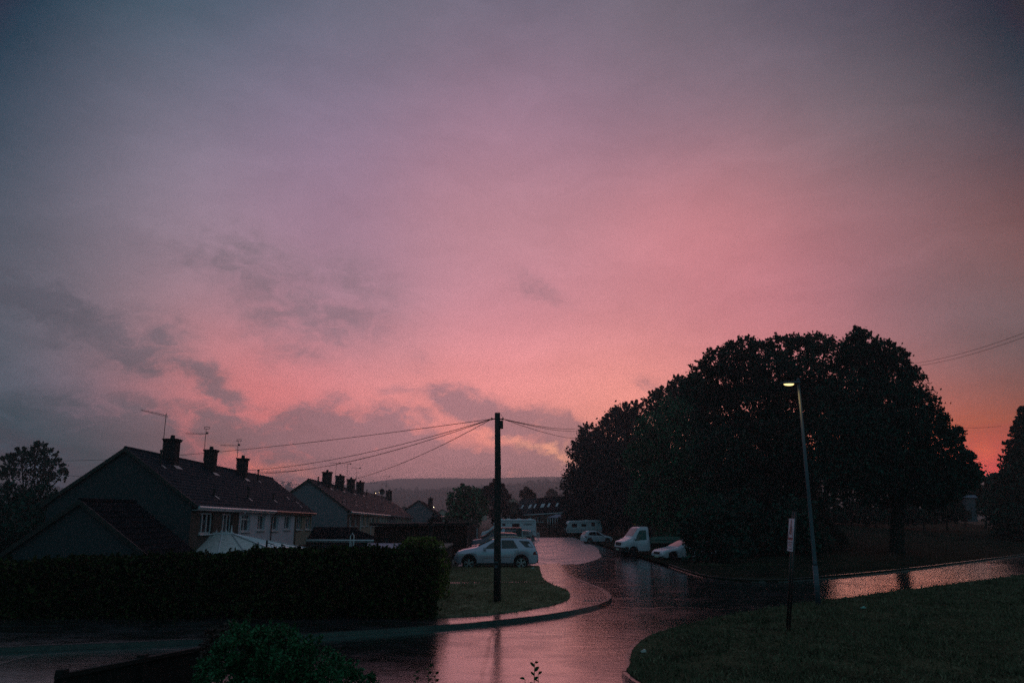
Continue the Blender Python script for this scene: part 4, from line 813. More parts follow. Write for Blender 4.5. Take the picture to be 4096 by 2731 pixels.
# terrace with skylights: long roof slope facing the camera
rl, rr_ = P(2088, 1998, 150), P(2290, 1984, 146); ax = (rr_ - rl)
Fs = Fr(rl + Vector((0, 0, 0)), a=(ax.x, ax.y, ax.z)); Ls = math.hypot(ax.x, ax.y)
hs_ = 4.3; ds = (P(2060, 2061, 146).z - rl.z) * -1
for k, (a, c, lab, mt) in enumerate([(0, Ls * .31, 'left house of the skylight terrace with lighter brown tiles', M['tiler']), (Ls * .31, Ls * .66, 'middle house of the skylight terrace with very dark tiles', M['tiled']), (Ls * .66, Ls * 1.25, 'right house of the skylight terrace, half behind the big trees', M['tiled'])]):
    h_ = house(Fs, a, c, hs_, ds, 2.2, M['brownr'], mt, lab, group='houses of the skylight terrace', first=(k == 0), last=(k == 2), courses=12, gutterm=M['upvc'],
          ops=[(a + 1.0, a + 2.1, -ds - 1.5, -ds - .45, 2), (c - 2.2, c - 1.0, -ds - 1.5, -ds - .45, 2)], gmat=M['brownr'] if k == 0 else None)
    for t, w in {0: [(.25, .35), (.75, .5)], 1: [(.05, .35), (.45, .7), (.85, .42)], 2: [(.2, .4), (.52, .7)]}[k]:
        b = MB(); uu = a + (c - a) * t * (.95 if k < 2 else .8)
        def q(u, s, dz): return Fs(u, hs_ * s, -ds * s + dz)
        b.hexa([q(uu, .62, .03), q(uu + w, .62, .03), q(uu + w, .40, .03), q(uu, .40, .03)], [q(uu, .62, .13), q(uu + w, .62, .13), q(uu + w, .40, .13), q(uu, .40, .13)])
        b.build('skylight', M['skylight'], h_, loc=h_.location)
# side wing gable left of it
small_house(2054, 2006, 143, 22, 22, 'narrow brick gable with white edges left of the skylight terrace', M['brownr'], M['tiled'], group='houses in the distance', L=7, vp=(2300, 2060), wallh=3.5)
# pale awning / conservatory roof in front of it
p0 = P(2190, 2068, 138); b = MB()
root = thing('glasshouse', 'small pale lean-to glasshouse in front of the skylight terrace', 'glasshouse', p0 + Vector((0, 0, -2.2)))
pt = [P(2191, 2068, 138), P(2240, 2070, 138), P(2256, 2056, 141), P(2225, 2056, 141)]
b.add(pt + [p - Vector((0, 0, .08)) for p in pt], [(0, 1, 2, 3), (7, 6, 5, 4), (0, 4, 5, 1), (1, 5, 6, 2), (2, 6, 7, 3), (3, 7, 4, 0)]); b.build('roof', M['felt'], root, loc=root.location)
b = MB()
for k in range(6): x = pt[0].x + (pt[1].x - pt[0].x) * k / 5; b.box((x, 138.1, p0.z - .9), (.14, .1, 1.7))
b.build('frame', M['upvc'], root, loc=root.location)
b = MB(); b.box(((pt[0].x + pt[1].x) / 2, 138.3, p0.z - 1.05), (pt[1].x - pt[0].x, .2, 2.0)); b.build('glazing', M['glass'], root, loc=root.location)
# pale hut on the right bank
p0 = gp(2225, 99, 1.4); root = thing('hut', 'small pale hut glimpsed between the shrubs on the far right bank', 'hut', p0)
zt = Ps(2225, 1138, 99).z; MB().box((p0.x, p0.y, (zt + p0.z) / 2 - .2), (1.3, 1.6, zt - p0.z - .4)).build('wall', M['gable2'], root, loc=p0)
MB().box((p0.x + .1, p0.y, zt - .1), (1.7, 1.9, .35), taper=.8).build('roof', M['felt'], root, loc=p0)
MB().box((p0.x - .3, p0.y - .82, p0.z + .9), (.5, .04, 1.1)).build('door', M['pvcd'], root, loc=p0)
# far lamps on the hillside
for i, (x, y, Y, s, lab) in enumerate([(1518, 1968, 700, .42, 'bright distant lamp on the hillside over the far terrace'), (1503, 1971, 700, .28, 'faint distant lamp left of the brighter one over the far terrace'), (1719, 2023, 380, .2, 'distant yellow lamp right of the pale gable'), (1775, 2045, 230, .16, 'distant yellow lamp at the left foot of the round tree'), (1735, 2027, 400, .16, 'faint distant lamp between the pale gable and the round tree')]):
    p = P(x, y, Y); root = thing('street_lamp', lab, 'street lamp', (p.x, p.y, p.z - 5), 0, 'distant street lamps')
    MB().tube([p - Vector((0, 0, 5)), p], .06, 5).build('pole', M['steel'], root, loc=root.location)
    bb = MB(); bb.tube([p + Vector((0, 0, -s)), p + Vector((0, 0, 0)), p + Vector((0, 0, s))], [s * .5, s, s * .5], 8); bb.build('lamp_head', M['farlit'], root, loc=root.location)

# ------------------------------------------------------------------ sheds, fences, yard things
a_, b_ = P(1508, 2100, 52), P(1835, 2102, 56)
org = Vector(((a_.x + b_.x) / 2, 54, gz(0, 54) - .6)); sh = thing('shed', 'long flat-roofed brown timber building behind the hedge', 'shed', org)
zt = a_.z; ax = Vector((b_.x - a_.x, b_.y - a_.y, 0)); ln = ax.length; an = math.atan2(ax.y, ax.x)
MB().box((org.x, 55.2, (zt + org.z) / 2 - .06), (ln - .5, 2.6, zt - org.z - .12), an).build('wall', M['wood'], sh, loc=org)
MB().box((org.x, 55.2, zt + .02), (ln, 3.2, .2), an).build('roof', M['woodd'], sh, loc=org)
for k, t in enumerate((-.33, -.17, .0)):
    p = Vector((org.x, 55.2, 0)) + ax.normalized() * ln * t + Vector((.0, -1.32, zt - 1.15)); w_ = MB().box(p, (1.1, .06, .75), an).build('window', M['woodd'], sh, loc=org)
    MB().box(p + Vector((0, -.035, 0)), (.92, .03, .6), an).build('pane', M['glass'], w_, loc=org)
for x, y, Y, w, lab in [(1723, 2075, 50, .26, 'thick dark timber post standing in front of the brown building'), (1785, 2075, 51, .18, 'slimmer dark timber post right of the thick one, in front of the brown building')]:
    p = P(x, y, Y); z0 = gz(p.x, Y) - .4; bevel(tag(MB().box((p.x, Y, (p.z + z0) / 2), (w, w, p.z - z0)).build('timber_post', M['woodd']), lab, 'post', 'timber posts by the brown building'), .02)
# slatted fence far left of the car park
def slat_fence(p0, p1, z0, z1, n, label, m, post=.1, name='slatted_fence'):
    p0, p1 = Vector(p0), Vector(p1); org = Vector((p0.x, p0.y, z0)); root = thing(name, label, 'fence', org); d = (p1 - p0); d.z = 0; an = math.atan2(d.y, d.x); ln = d.length; c = (p0 + p1) / 2
    b = MB()
    for k in range(n): z = z0 + (z1 - z0) * (k + .6) / n; b.box((c.x, c.y, z), (ln, .025, (z1 - z0) / n * .72), an)
    b.build('slats', m, root, loc=org)
    for k in range(4): q = p0 + d * k / 3; MB().box((q.x, q.y + .05, (z0 + z1) / 2 + .08), (post, post, z1 - z0 + .16), an).build('fence_post', m, root, loc=org)
q0, q1 = P(1795, 2078, 84), P(1912, 2078, 86); slat_fence(q0, q1, gz(0, 84) + .0, q0.z, 9, 'grey slatted fence below the round tree', M['brownr'])
q0, q1 = P(2150, 2092, 122), P(2262, 2092, 123); slat_fence(q0, q1, gz(0, 122), P(2150, 2092, 122).z, 10, 'brown timber fence closing the car park right of the motorhome', M['wood'])
q0, q1 = P(2262, 2092, 131), P(2420, 2095, 133); slat_fence(q0, q1, gz(0, 131), P(2262, 2096, 131).z, 10, 'dark timber fence behind the caravan', M['woodd'])
q0, q1 = P(1838, 2108, 60), P(1905, 2112, 84); slat_fence(q0, q1, gz(0, 60) - .1, P(1838, 2118, 60).z, 8, 'dark timber fence running back beside the parked cars', M['woodd'])
# garden wall by the lump of hedge
p = P(1772, 2188, 41); z0 = gz(p.x, 41)
w_ = thing('garden_wall', 'dark low wall with a stone cap between the clipped hedge and the silver car', 'wall', (p.x, 41, z0)); MB().box((p.x, 41.5, (z0 + p.z) / 2), (.5, 5.2, p.z - z0)).build('wall', M['woodd'], w_, loc=w_.location); MB().box((p.x, 41.5, p.z + .04), (.62, 5.4, .08)).build('cap', M['stone'], w_, loc=w_.location)
p = G(1768, 2340, .15); b = MB().box((p.x, p.y, p.z + .22), (.26, .3, .44)); root = thing('marker_post', 'stubby dark bollard with a reddish cap at the end of the footpath', 'bollard', p); b.build('post', M['pvcd'], root, loc=p); MB().box((p.x, p.y, p.z + .47), (.34, .36, .06)).build('cap', M['brick'], root, loc=p)
# boulder by the silver car
p = G(1815, 2268); me = bpy.data.meshes.new('boulder'); import bmesh
bm = bmesh.new(); bmesh.ops.create_icosphere(bm, subdivisions=3, radius=.3)
for v in bm.verts: n_ = 1 + .16 * math.sin(v.co.x * 17 + 1) * math.cos(v.co.y * 13) + .1 * math.sin(v.co.z * 21); v.co *= n_; v.co.x *= 1.1; v.co.z *= .85
bm.to_mesh(me); bm.free(); me.materials.append(M['stone']); bo = bpy.data.objects.new('boulder', me); COL.objects.link(bo); bo.location = (p.x, p.y, p.z + .16)
tag(bo, 'pinkish boulder on the grass at the nose of the silver car', 'boulder')
# grey felt shed roof behind hedge
pts = [P(1458, 2200, 30), P(1598, 2202, 30), P(1606, 2172, 33), P(1472, 2171, 33)]; org = Vector((pts[0].x, 31, gh(pts[0].x, 31)))
root = thing('garden_shed', 'garden shed with a pale lilac felt roof just behind the hedge', 'shed', org); b = MB(); b.hexa([q - Vector((0, 0, .08)) for q in pts], pts); b.build('roof', M['felt'], root, loc=org)
b = MB(); b.hexa([(pts[0].x + .1, 30.15, org.z), (pts[1].x - .1, 30.15, org.z), (pts[2].x - .1, 32.9, org.z), (pts[3].x + .1, 32.9, org.z)], [(pts[0].x + .1, 30.15, pts[0].z - .09), (pts[1].x - .1, 30.15, pts[0].z - .09), (pts[2].x - .1, 32.9, pts[2].z - .1), (pts[3].x + .1, 32.9, pts[2].z - .1)]); b.build('wall', M['woodd'], root, loc=org)
# washing line posts
for (x, y, Y, lab) in [(1409, 2142, 36, 'slim grey twin-rail washing post left of the lilac shed roof'), (1068, 2160, 37, 'dark washing post with a hook at the right end of the conservatory')]:
    p = P(x, y, Y); z0 = gh(p.x, Y); b = MB(); m_ = M['upvc'] if x > 1200 else M['pvcd']
    if x > 1200: b.tube([(p.x - .12, Y, z0), (p.x - .08, Y, p.z), (p.x, Y, p.z + .12), (p.x + .08, Y, p.z), (p.x + .12, Y, z0)], .022, 6); b.tube([(p.x - .1, Y, p.z - .2), (p.x + .1, Y, p.z - .2)], .02, 5)
    else: b.tube([(p.x, Y, z0), (p.x, Y, p.z)], .05, 8); b.tube([(p.x, Y, p.z - .1), (p.x + .35, Y, p.z - .2), (p.x + .35, Y, p.z - .5)], .02, 5)
    tag(b.build('washing_post', m_), lab, 'post')
# white posts by the motorhome
for x, lab in ((1908, 'thin pale post left of the dark parked cars'), (2152, 'pair of thin pale posts at the tail of the motorhome')):
    Y = 80 if x < 2000 else 97; p = P(x, 2112 if x < 2000 else 2128, Y); z0 = gz(p.x, Y); b = MB()
    for d in ((0,) if x < 2000 else (-.12, .12)): b.tube([(p.x + d, Y, z0), (p.x + d, Y, p.z)], .045, 7)
    if x > 2000: b.tube([(p.x - .12, Y, p.z - .1), (p.x + .12, Y, p.z - .1)], .03, 5)
    tag(b.build('marker_post', M['upvc']), lab, 'post')

# ------------------------------------------------------------------ utility pole, wires, lamp, sign
pb0 = Gs(1142, 1382, .15); ptop = Ps(1142.5, 948, pb0.y)
root = thing('utility_pole', 'tall dark wooden utility pole standing on the grass verge', 'utility pole', pb0)
zz = lambda t: pb0.z + (ptop.z - pb0.z) * t
b = MB(); b.tube([(pb0.x, pb0.y, zz(-.03)), (pb0.x, pb0.y, zz(.3)), (pb0.x + .005, pb0.y, zz(.7)), (ptop.x, pb0.y, zz(1))], [.125, .118, .108, .095], 16); b.build('pole', M['poleM'], root, True, loc=pb0)
b = MB(); p = Ps(1151, 975, pb0.y - .02); b.box((ptop.x + .15, pb0.y, p.z), (.11, .16, .28)); bevel(b.build('junction_box', M['pvcd'], root, loc=pb0), .01)
b = MB(); zw = Ps(1142, 962, pb0.y).z
for s in (-1, 1): b.tube([(ptop.x + s * .08, pb0.y, zw), (ptop.x + s * .2, pb0.y, zw)], [.02, .03], 6); b.tube([(ptop.x + s * .2, pb0.y, zw - .04), (ptop.x + s * .2, pb0.y, zw + .05)], .025, 6)
b.tube([(ptop.x + .12, pb0.y, zw + .17), (ptop.x + .2, pb0.y, zw + .02), (ptop.x + .13, pb0.y, zw - .1)], .008, 5)
b.build('insulator', M['pvcd'], root, loc=pb0)
b = MB(); zp = Ps(1142, 1290, pb0.y).z; b.box((ptop.x - .02, pb0.y - .125, zp), (.14, .01, .05)); b.box((ptop.x - .02, pb0.y - .126, zp - .14), (.09, .01, .1)); b.build('number_tag', M['steel'], root, loc=pb0)
b = MB(); b.tube([(ptop.x + .105, pb0.y - .04, zz(.02)), (ptop.x + .1, pb0.y - .04, zz(.9))], .014, 5); b.build('cable_guard', M['pvcd'], root, loc=pb0)
def wire(p0, p1, sag, label, r=.012, group='overhead telephone wires'):
    p0, p1 = Vector(p0), Vector(p1); pts = []
    for k in range(25): t = k / 24; q = p0.lerp(p1, t); q.z -= sag * 4 * t * (1 - t); pts.append(q)
    tag(MB().tube(pts, r, 5).build('telephone_wire', M['wire'], smooth=True), label, 'wire', group)
L0 = Vector((ptop.x - .2, pb0.y, zw)); R0_ = Vector((ptop.x + .2, pb0.y, zw))
wire(L0, Ps(-40, 1051, 70), .75, 'highest wire running left over all three near chimneys to the left edge')
wire(L0, Ps(485, 1080, 48.2), .55, 'wire from the utility pole down to the middle near chimney')
wire(L0, Ps(548, 1086, 50), .6, 'wire from the utility pole to the roof between the near chimneys')
wire(L0, Ps(592, 1083, 54.3), .55, 'wire from the utility pole to the right-hand near chimney')
wire(L0, Ps(620, 1095, 62), 1.35, 'lowest sagging wire running left from the utility pole over the far terrace')
wire(R0_, Ps(1400, 948, 118), 1.2, 'upper wire running right from the utility pole into the trees')
wire(R0_, Ps(1400, 956, 118), 1.2, 'middle wire running right from the utility pole into the trees')
wire(R0_, Ps(1400, 976, 118), 1.3, 'lower wire running right from the utility pole into the trees')
wire(Ps(2460, 721, 38), Ps(2040, 840, 70), .6, 'upper wire crossing the sky at the right edge'); wire(Ps(2460, 732, 38), Ps(2040, 846, 70), .6, 'lower wire crossing the sky at the right edge')
wire(Ps(2200, 982, 80), Ps(2300, 978, 90), .1, 'short low wire between the dome-shaped tree and the conifer', .015)
wire(Ps(60, 1078, 80), Ps(330, 1100, 46), .2, 'low wire left of the near roof beside the lone oak', .012)

lb = Gs(1880, 1389, .12); root = thing('street_lamp', 'tall grey steel street lamp with its lamp lit warm white, on the right verge', 'street lamp', lb)
lt = Ps(1834, 882, lb.y); b = MB(); hp = lt.z - lb.z
b.tube([(lb.x, lb.y, lb.z - .2), (lb.x, lb.y, lb.z + 1.25)], [.085, .085], 14); b.build('base_section', M['steel'], root, True, loc=lb)
b = MB(); b.tube([(lb.x, lb.y, lb.z + 1.25), (lb.x, lb.y, lb.z + 1.32), (lb.x + (lt.x - lb.x) * .3, lb.y, lb.z + hp * .5), (lt.x, lt.y, lt.z)], [.085, .065, .058, .045], 14); b.build('pole', M['steel'], root, True, loc=lb)
b = MB(); hd = Vector((-1, -.15, .0)).normalized(); hl = .74; c0 = lt + Vector((.05, 0, .05)); side = Vector((hd.y, -hd.x, 0))
prof = [(0, .05, .07), (.15, .09, .06), (.35, .13, .055), (.7, .15, .05), (.95, .10, .03), (1, .03, .012)]; vs = []
for t, w, h in prof:
    c = c0 + hd * hl * t + Vector((0, 0, -.01 - .04 * t))
    vs += [c - side * w, c - side * w * .7 + Vector((0, 0, h)), c + side * w * .7 + Vector((0, 0, h)), c + side * w, c + Vector((0, 0, -h * .4))]
fs = []
for i in range(len(prof) - 1):
    for k in range(5): fs.append((i * 5 + k, i * 5 + (k + 1) % 5, (i + 1) * 5 + (k + 1) % 5, (i + 1) * 5 + k))
fs += [(4, 3, 2, 1, 0), tuple(25 + k for k in range(5))]
b.add(vs, fs); b.build('lamp_head', M['steel'], root, True, loc=lb)
b = MB(); cc = c0 + hd * hl * .56 + Vector((0, 0, -.06)); ring = []
for j in range(5):
    ph = j / 4 * math.pi / 2
    for k in range(16): an = k / 16 * 2 * math.pi; ring.append(cc + hd * .19 * math.cos(ph) * math.cos(an) + side * .11 * math.cos(ph) * math.sin(an) + Vector((0, 0, -.055 * math.sin(ph) + .0)))
b.add(ring, [(j * 16 + k, j * 16 + (k + 1) % 16, (j + 1) * 16 + (k + 1) % 16, (j + 1) * 16 + k) for j in range(4) for k in range(16)] + [tuple(64 + k for k in range(16))]); b.build('lamp_lens', M['lampon'], root, True, loc=lb)
b = MB(); b.tube([c0 + Vector((-.05, 0, .05)), c0 + Vector((-.05, 0, .13)), c0 + Vector((-.05, 0, .16))], [.045, .045, .01], 10); b.build('photocell', M['steel'], root, True, loc=lb)
pl = bpy.data.lights.new('lamp_light', 'SPOT'); pl.energy = 15; pl.color = (1, .56, .2); pl.shadow_soft_size = .12; pl.spot_size = R(165); pl.spot_blend = .5
po = bpy.data.objects.new('lamp_light', pl); COL.objects.link(po); po.parent = root; po.location = (cc - lb) + Vector((0, 0, -.12))

sb = Gs(1808, 1446, .12); root = thing('road_sign', 'leaning narrow road sign with a red triangle, seen almost edge-on, on two dark posts', 'sign', sb)
t0 = P(3172, 2045, sb.y)
near, far = Vector((-.035, -.27, 0)), Vector((.035, .27, 0))
lean = Vector((t0.x - sb.x + .04, 0, 0)); hs2 = t0.z - sb.z
for d in (near * .5, far * .5):
    b = MB(); b.tube([sb + d + Vector((0, 0, -.2)), sb + d + lean + Vector((0, 0, hs2))], .027, 10); b.build('sign_post', M['pvcd'], root, True, loc=sb)
def sp(a, z, off=0.0):   # a: -1 (far) .. 1 (near) along the width, z height metre above base
    return sb + near * a * 1.08 + lean * (z / hs2) + Vector((0, 0, z)) + Vector((-1, -.38, 0)).normalized() * (.06 + off)
zt_ = P(3178, 2073, sb.y).z - sb.z; zb2 = P(3165, 2203, sb.y).z - sb.z
b = MB(); b.hexa([sp(-1, zb2, 0), sp(1, zb2, 0), sp(1, zt_, 0), sp(-1, zt_, 0)], [sp(-1, zb2, .02), sp(1, zb2, .02), sp(1, zt_, .02), sp(-1, zt_, .02)]); b.build('sign_plate', M['signw'], root, loc=sb)
hh = zt_ - zb2
def bar(p, q, w, off=.024):
    p, q = Vector(p), Vector(q); (a0, z0_), (a1, z1_) = p[:2], q[:2]
    d = Vector((a1 - a0, z1_ - z0_, 0)); d.normalize(); n_ = Vector((-d.y, d.x, 0)) * w
    return [sp(a0 + n_.x * 3.4, z0_ + n_.y, off), sp(a1 + n_.x * 3.4, z1_ + n_.y, off), sp(a1 - n_.x * 3.4, z1_ - n_.y, off), sp(a0 - n_.x * 3.4, z0_ - n_.y, off)]
zA, zB = zt_ - .05 * hh, zb2 + .38 * hh
b = MB()
for p, q in (((0, zA, 0), (-.85, zB, 0)), ((0, zA, 0), (.85, zB, 0))): b.add(bar(p, q, .022), [(0, 1, 2, 3)])
b.add([sp(-.9, zB - .03, .026), sp(.9, zB - .03, .026), sp(.9, zB + .03, .026), sp(-.9, zB + .03, .026)], [(0, 1, 2, 3)]); b.build('red_triangle', M['signr'], root, loc=sb)
b = MB(); b.add([sp(-.32, zB + .12, .025), sp(.3, zB + .1, .025), sp(.22, zB + .26, .025), sp(.05, zB + .34, .025), sp(-.12, zB + .28, .025)], [(0, 1, 2, 3, 4)])
z0_, z1_ = zb2 + .06 * hh, zb2 + .29 * hh
for a0, a1, c0_, c1 in ((-.82, .82, z0_, z0_ + .018), (-.82, .82, z1_ - .018, z1_), (-.82, -.74, z0_ + .018, z1_ - .018), (.74, .82, z0_ + .018, z1_ - .018), (-.5, .5, z0_ + .08, z0_ + .1), (-.4, .45, z0_ + .125, z0_ + .145)):
    b.add([sp(a0, c0_, .025), sp(a1, c0_, .025), sp(a1, c1, .025), sp(a0, c1, .025)], [(0, 1, 2, 3)])
b.build('sign_symbol', M['signb'], root, loc=sb)

# drain cover on the pavement, road marking remnants, litter
p = Gs(1366, 1377, .11); root = thing('drain_cover', 'slotted iron drain cover set in the pavement near the kerb corner', 'drain cover', p)
MB().box((p.x, p.y, p.z + .0), (.9, .75, .02)).build('frame', M['drain'], root, loc=p)
for k in range(7): MB().box((p.x - .36 + k * .12, p.y, p.z + .017), (.05, .6, .012)).build('bar', M['chrome'], root, loc=p)
b = MB()
for x, y in ((300, 1482), (365, 1478), (1590, 1462)):
    p = Gs(x, y, .004); b.box((p.x, p.y, p.z), (.9, .05, .004), R(25))
for i, (x, y, w, m_, nm_, lab) in enumerate([(1983, 1395, .1, 'litter', 'litter', 'tiny bright cyan scrap of litter on the dark right-hand grass'), (1478, 1495, .07, 'paper', 'litter', 'small pale scrap of litter beside the foreground kerb bend'), (1224, 1304, .1, 'paper', 'litter', 'pale scrap of litter on the far verge near the silver car')]):
    p = Gs(x, y, .17); b2 = MB(); b2.box(p, (w * 1.4, w, .03), .5); b2.box(p + Vector((.02, .01, .025)), (w * .8, w * .6, .03), 1.1); tag(b2.build(nm_, M[m_]), lab, 'litter', 'scraps of litter')

# ------------------------------------------------------------------ hedges, bush, grass, shoots
def hedge_box(x0, x1, y0, y1, z0, ztop, dens, leaf, bulge=.1):
    """leaf points over the faces of a clipped hedge; ztop(x) its top"""
    out_ = []; A = (x1 - x0); hgt = ztop((x0 + x1) / 2) - z0
    def jit(p): return p + RNG.normal(size=p.shape) * np.array([.05, .05, .05])
    n = int(dens * A * hgt); x = RNG.uniform(x0, x1, n); t = RNG.uniform(0, 1, n) ; zt_ = np.array([ztop(v) for v in x]); z = z0 + (zt_ - z0) * t
    y = y0 - bulge * np.sin(x * 1.7) * .6 - bulge * np.sin(t * 3.1); y = y + .30 * np.clip((t - .82) / .18, 0, 1) ** 2 + .10 * np.sin(x * .9) * np.sin(t * 4 + x); out_.append(jit(np.stack([x, y, z], 1)))
    n = int(dens * A * (y1 - y0)); x = RNG.uniform(x0, x1, n); y = RNG.uniform(y0, y1, n); z = np.array([ztop(v) for v in x]) + .03 * np.sin(y * 5); out_.append(jit(np.stack([x, y, z], 1)))
    for xx in (x0, x1):
        n = int(dens * (y1 - y0) * hgt); y = RNG.uniform(y0, y1, n); z = z0 + (ztop(xx) - z0) * RNG.uniform(0, 1, n); out_.append(jit(np.stack([np.full(n, xx) + bulge * .5 * np.sin(y * 2), y, z], 1)))
    return np.concatenate(out_)
hx1 = Gs(992, 1424).x; hy = 22.6
tops = [(-30, 1302), (60, 1302), (150, 1292), (340, 1288), (430, 1280), (460, 1284), (600, 1272), (770, 1269), (800, 1273), (850, 1267), (1005, 1270)]
tx = [Ps(a, c, hy).x for a, c in tops]; tz = [Ps(a, c, hy).z for a, c in tops]
htop = lambda x: float(np.interp(x, tx, tz)) + .035 * math.sin(x * 2.3) + .025 * math.sin(x * 5.9 + 1) + .02 * math.sin(x * 13.)
hshow = 1
root = thing('hedge', 'long dark clipped hedge along the left side of the road', 'hedge', (hx1 - 8, hy, gz(0, hy)))
pts = hedge_box(-22, hx1, hy, hy + 1.5, gz(0, hy), htop, 620, .05)
stray = []
for k in range(260):   # stray shoots
    x = RNG.uniform(-20, hx1); n = 12; t = RNG.uniform(0, 1, n)[:, None]; onf = RNG.uniform() < .4
    p0_ = np.array([x, hy - .1, RNG.uniform(.2, 1.6)]) if onf else np.array([x, RNG.uniform(hy, hy + .6), htop(x)])
    u = np.array([RNG.normal() * .1, -.18 if onf else RNG.normal() * .08, .1 if onf else RNG.uniform(.1, .26)]); stray.append(p0_ + u * t + RNG.normal(size=(n, 3)) * .02)
pts = np.concatenate([pts] + stray)
leaves_mesh('foliage', pts, .062, M['leafH'], root, loc=root.location)
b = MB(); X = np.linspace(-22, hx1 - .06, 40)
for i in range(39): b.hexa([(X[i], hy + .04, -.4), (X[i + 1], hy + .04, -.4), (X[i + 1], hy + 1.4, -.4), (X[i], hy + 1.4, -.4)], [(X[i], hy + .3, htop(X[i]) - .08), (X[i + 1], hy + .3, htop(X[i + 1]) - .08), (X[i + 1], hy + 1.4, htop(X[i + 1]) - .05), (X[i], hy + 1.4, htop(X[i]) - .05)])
b.build('inner_core', M['core'], root, loc=root.location)
# clipped lump, its lit look painted into yellow-green leaves, further back on the same boundary
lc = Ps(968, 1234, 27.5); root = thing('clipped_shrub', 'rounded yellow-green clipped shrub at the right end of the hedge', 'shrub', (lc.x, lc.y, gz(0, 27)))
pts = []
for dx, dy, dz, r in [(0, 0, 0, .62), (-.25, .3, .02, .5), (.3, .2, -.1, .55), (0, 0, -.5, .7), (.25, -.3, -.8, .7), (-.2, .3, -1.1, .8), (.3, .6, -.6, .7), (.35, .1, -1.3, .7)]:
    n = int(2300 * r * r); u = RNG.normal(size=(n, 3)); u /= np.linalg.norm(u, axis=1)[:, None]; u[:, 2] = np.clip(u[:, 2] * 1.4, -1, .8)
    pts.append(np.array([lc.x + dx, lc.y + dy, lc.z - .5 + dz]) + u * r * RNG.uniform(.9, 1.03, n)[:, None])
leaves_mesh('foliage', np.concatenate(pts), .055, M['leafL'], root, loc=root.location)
bb = MB(); bb.box((lc.x, lc.y, lc.z - 1.1), (.8, .8, 1.5)); bb.build('inner_core', M['core'], root, loc=root.location)
# loose ivy-like growth on the hedge end
# foreground bush
fb_ = [(600, 1495, 58), (555, 1515, 66), (660, 1510, 56), (710, 1535, 56), (515, 1560, 62), (620, 1575, 84), (770, 1575, 52), (700, 1620, 86), (560, 1650, 96), (830, 1612, 48), (475, 1600, 56), (880, 1640, 52), (760, 1680, 90), (640, 1465, 30), (575, 1462, 30), (845, 1585, 40), (905, 1625, 40), (770, 1550, 40), (420, 1660, 60), (600, 1760, 110), (740, 1790, 100), (480, 1760, 90), (660, 1880, 120), (540, 1880, 100), (800, 1860, 90)]
blobs = bl(fb_, 9.2, .5); c0 = Vector((blobs[4][0][0], 9.2, gz(0, 9)))
c0.x = sum(c[0] for c, r in blobs) / len(blobs)
root = tree('garden_bush', 'bright green leafy bush in the foreground at the bottom left', 'bush', blobs, c0, .023, M['leafG'], dens=5.5, trunk=.06, limbs=10, spikes=8, sig=.13, aspect=.5)
blobs = bl([(505, 1470, 34), (480, 1500, 30), (530, 1460, 28)], 9.6, .3)
tree('garden_bush', 'small reddish-tinged bush at the left shoulder of the green one', 'bush', blobs, (blobs[0][0][0], 9.6, gz(0, 9.6)), .028, M['leafR'], dens=2.6, trunk=.04, limbs=3, sig=.2)
def shoot(name, base, tip, nl, leaf, m, label, w=.24, bendx=0.0, group=None, th=.006, t0=.35):
    base, tip = Vector(base), Vector(tip); root = thing(name, label, 'plant', base, 0, group); b = MB(); mid = base.lerp(tip, .5) + Vector((bendx, 0, 0)); pp = []
    for k in range(13): t = k / 12; t = 1 - (1 - t) ** 1.6; pp.append(base * (1 - t) ** 2 + mid * 2 * t * (1 - t) + tip * t * t)
    b.tube(pp, [th * (1.2 - t / 13) for t in range(13)], 6); b.build('stem', m, root, True, loc=base)
    lb_ = MB(); 
    for k in range(nl):
        t = t0 + (1 - t0) * (k + 1) / nl; p = base * (1 - t) ** 2 + mid * 2 * t * (1 - t) + tip * t * t; sg = 1 if k % 2 else -1
        d = Vector((sg * random.uniform(.5, .9), random.uniform(-.5, .5), random.uniform(.2, .8))).normalized(); L = leaf * random.uniform(.7, 1.2)
        s = d.cross(Vector((0, 1, .3))).normalized() * L * w
        lb_.add([p, p + d * L * .35 + s + Vector((0, 0, .004)), p + d * L * .75 + s * .7, p + d * L + Vector((0, 0, -.1 * L)), p + d * L * .75 - s * .7, p + d * L * .35 - s], [(0, 1, 2, 3), (0, 3, 4, 5)])
    lb_.build('leaves', m, root, loc=base)
q = Ps(1222, 1590, 4.6)
q.z = .58
shoot('young_shoot', (q.x + .005, 4.6, q.z - .5), Ps(1228, 1522, 4.6), 24, .036, M['leafG'], 'single young leafy shoot standing up at the bottom centre of the photo', bendx=-.03, t0=.72)
shoot('young_shoot', (q.x + .0, 4.62, q.z - .5), Ps(1236, 1548, 4.62), 14, .034, M['leafG'], 'shorter leafy shoot leaning right beside the young shoot at the bottom centre', bendx=.03, t0=.72)
shoot('young_shoot', (q.x - .02, 4.58, q.z - .5), Ps(1206, 1560, 4.58), 11, .038, M['leafG'], 'low spreading shoot at the left foot of the young shoot at the bottom centre', bendx=-.01, t0=.72)
for i, (x, y, Y, lab) in enumerate([(575, 1405, 9.4, 'tall thin stem rising above the middle of the foreground bush'), (560, 1425, 9.3, 'short thin stem above the left of the foreground bush'), (985, 1530, 8.4, 'thin weedy stem at the road edge right of the foreground bush'), (1000, 1548, 8.3, 'rightmost short weedy stem at the bottom of the road'), (955, 1545, 8.5, 'short weedy stem close to the foreground bush right side')]):
    t = Ps(x, y, Y); shoot('weed_stem', (t.x, Y, gz(0, Y) - .02), t, 26, .05, M['leafG'], lab, group='thin weedy stems')
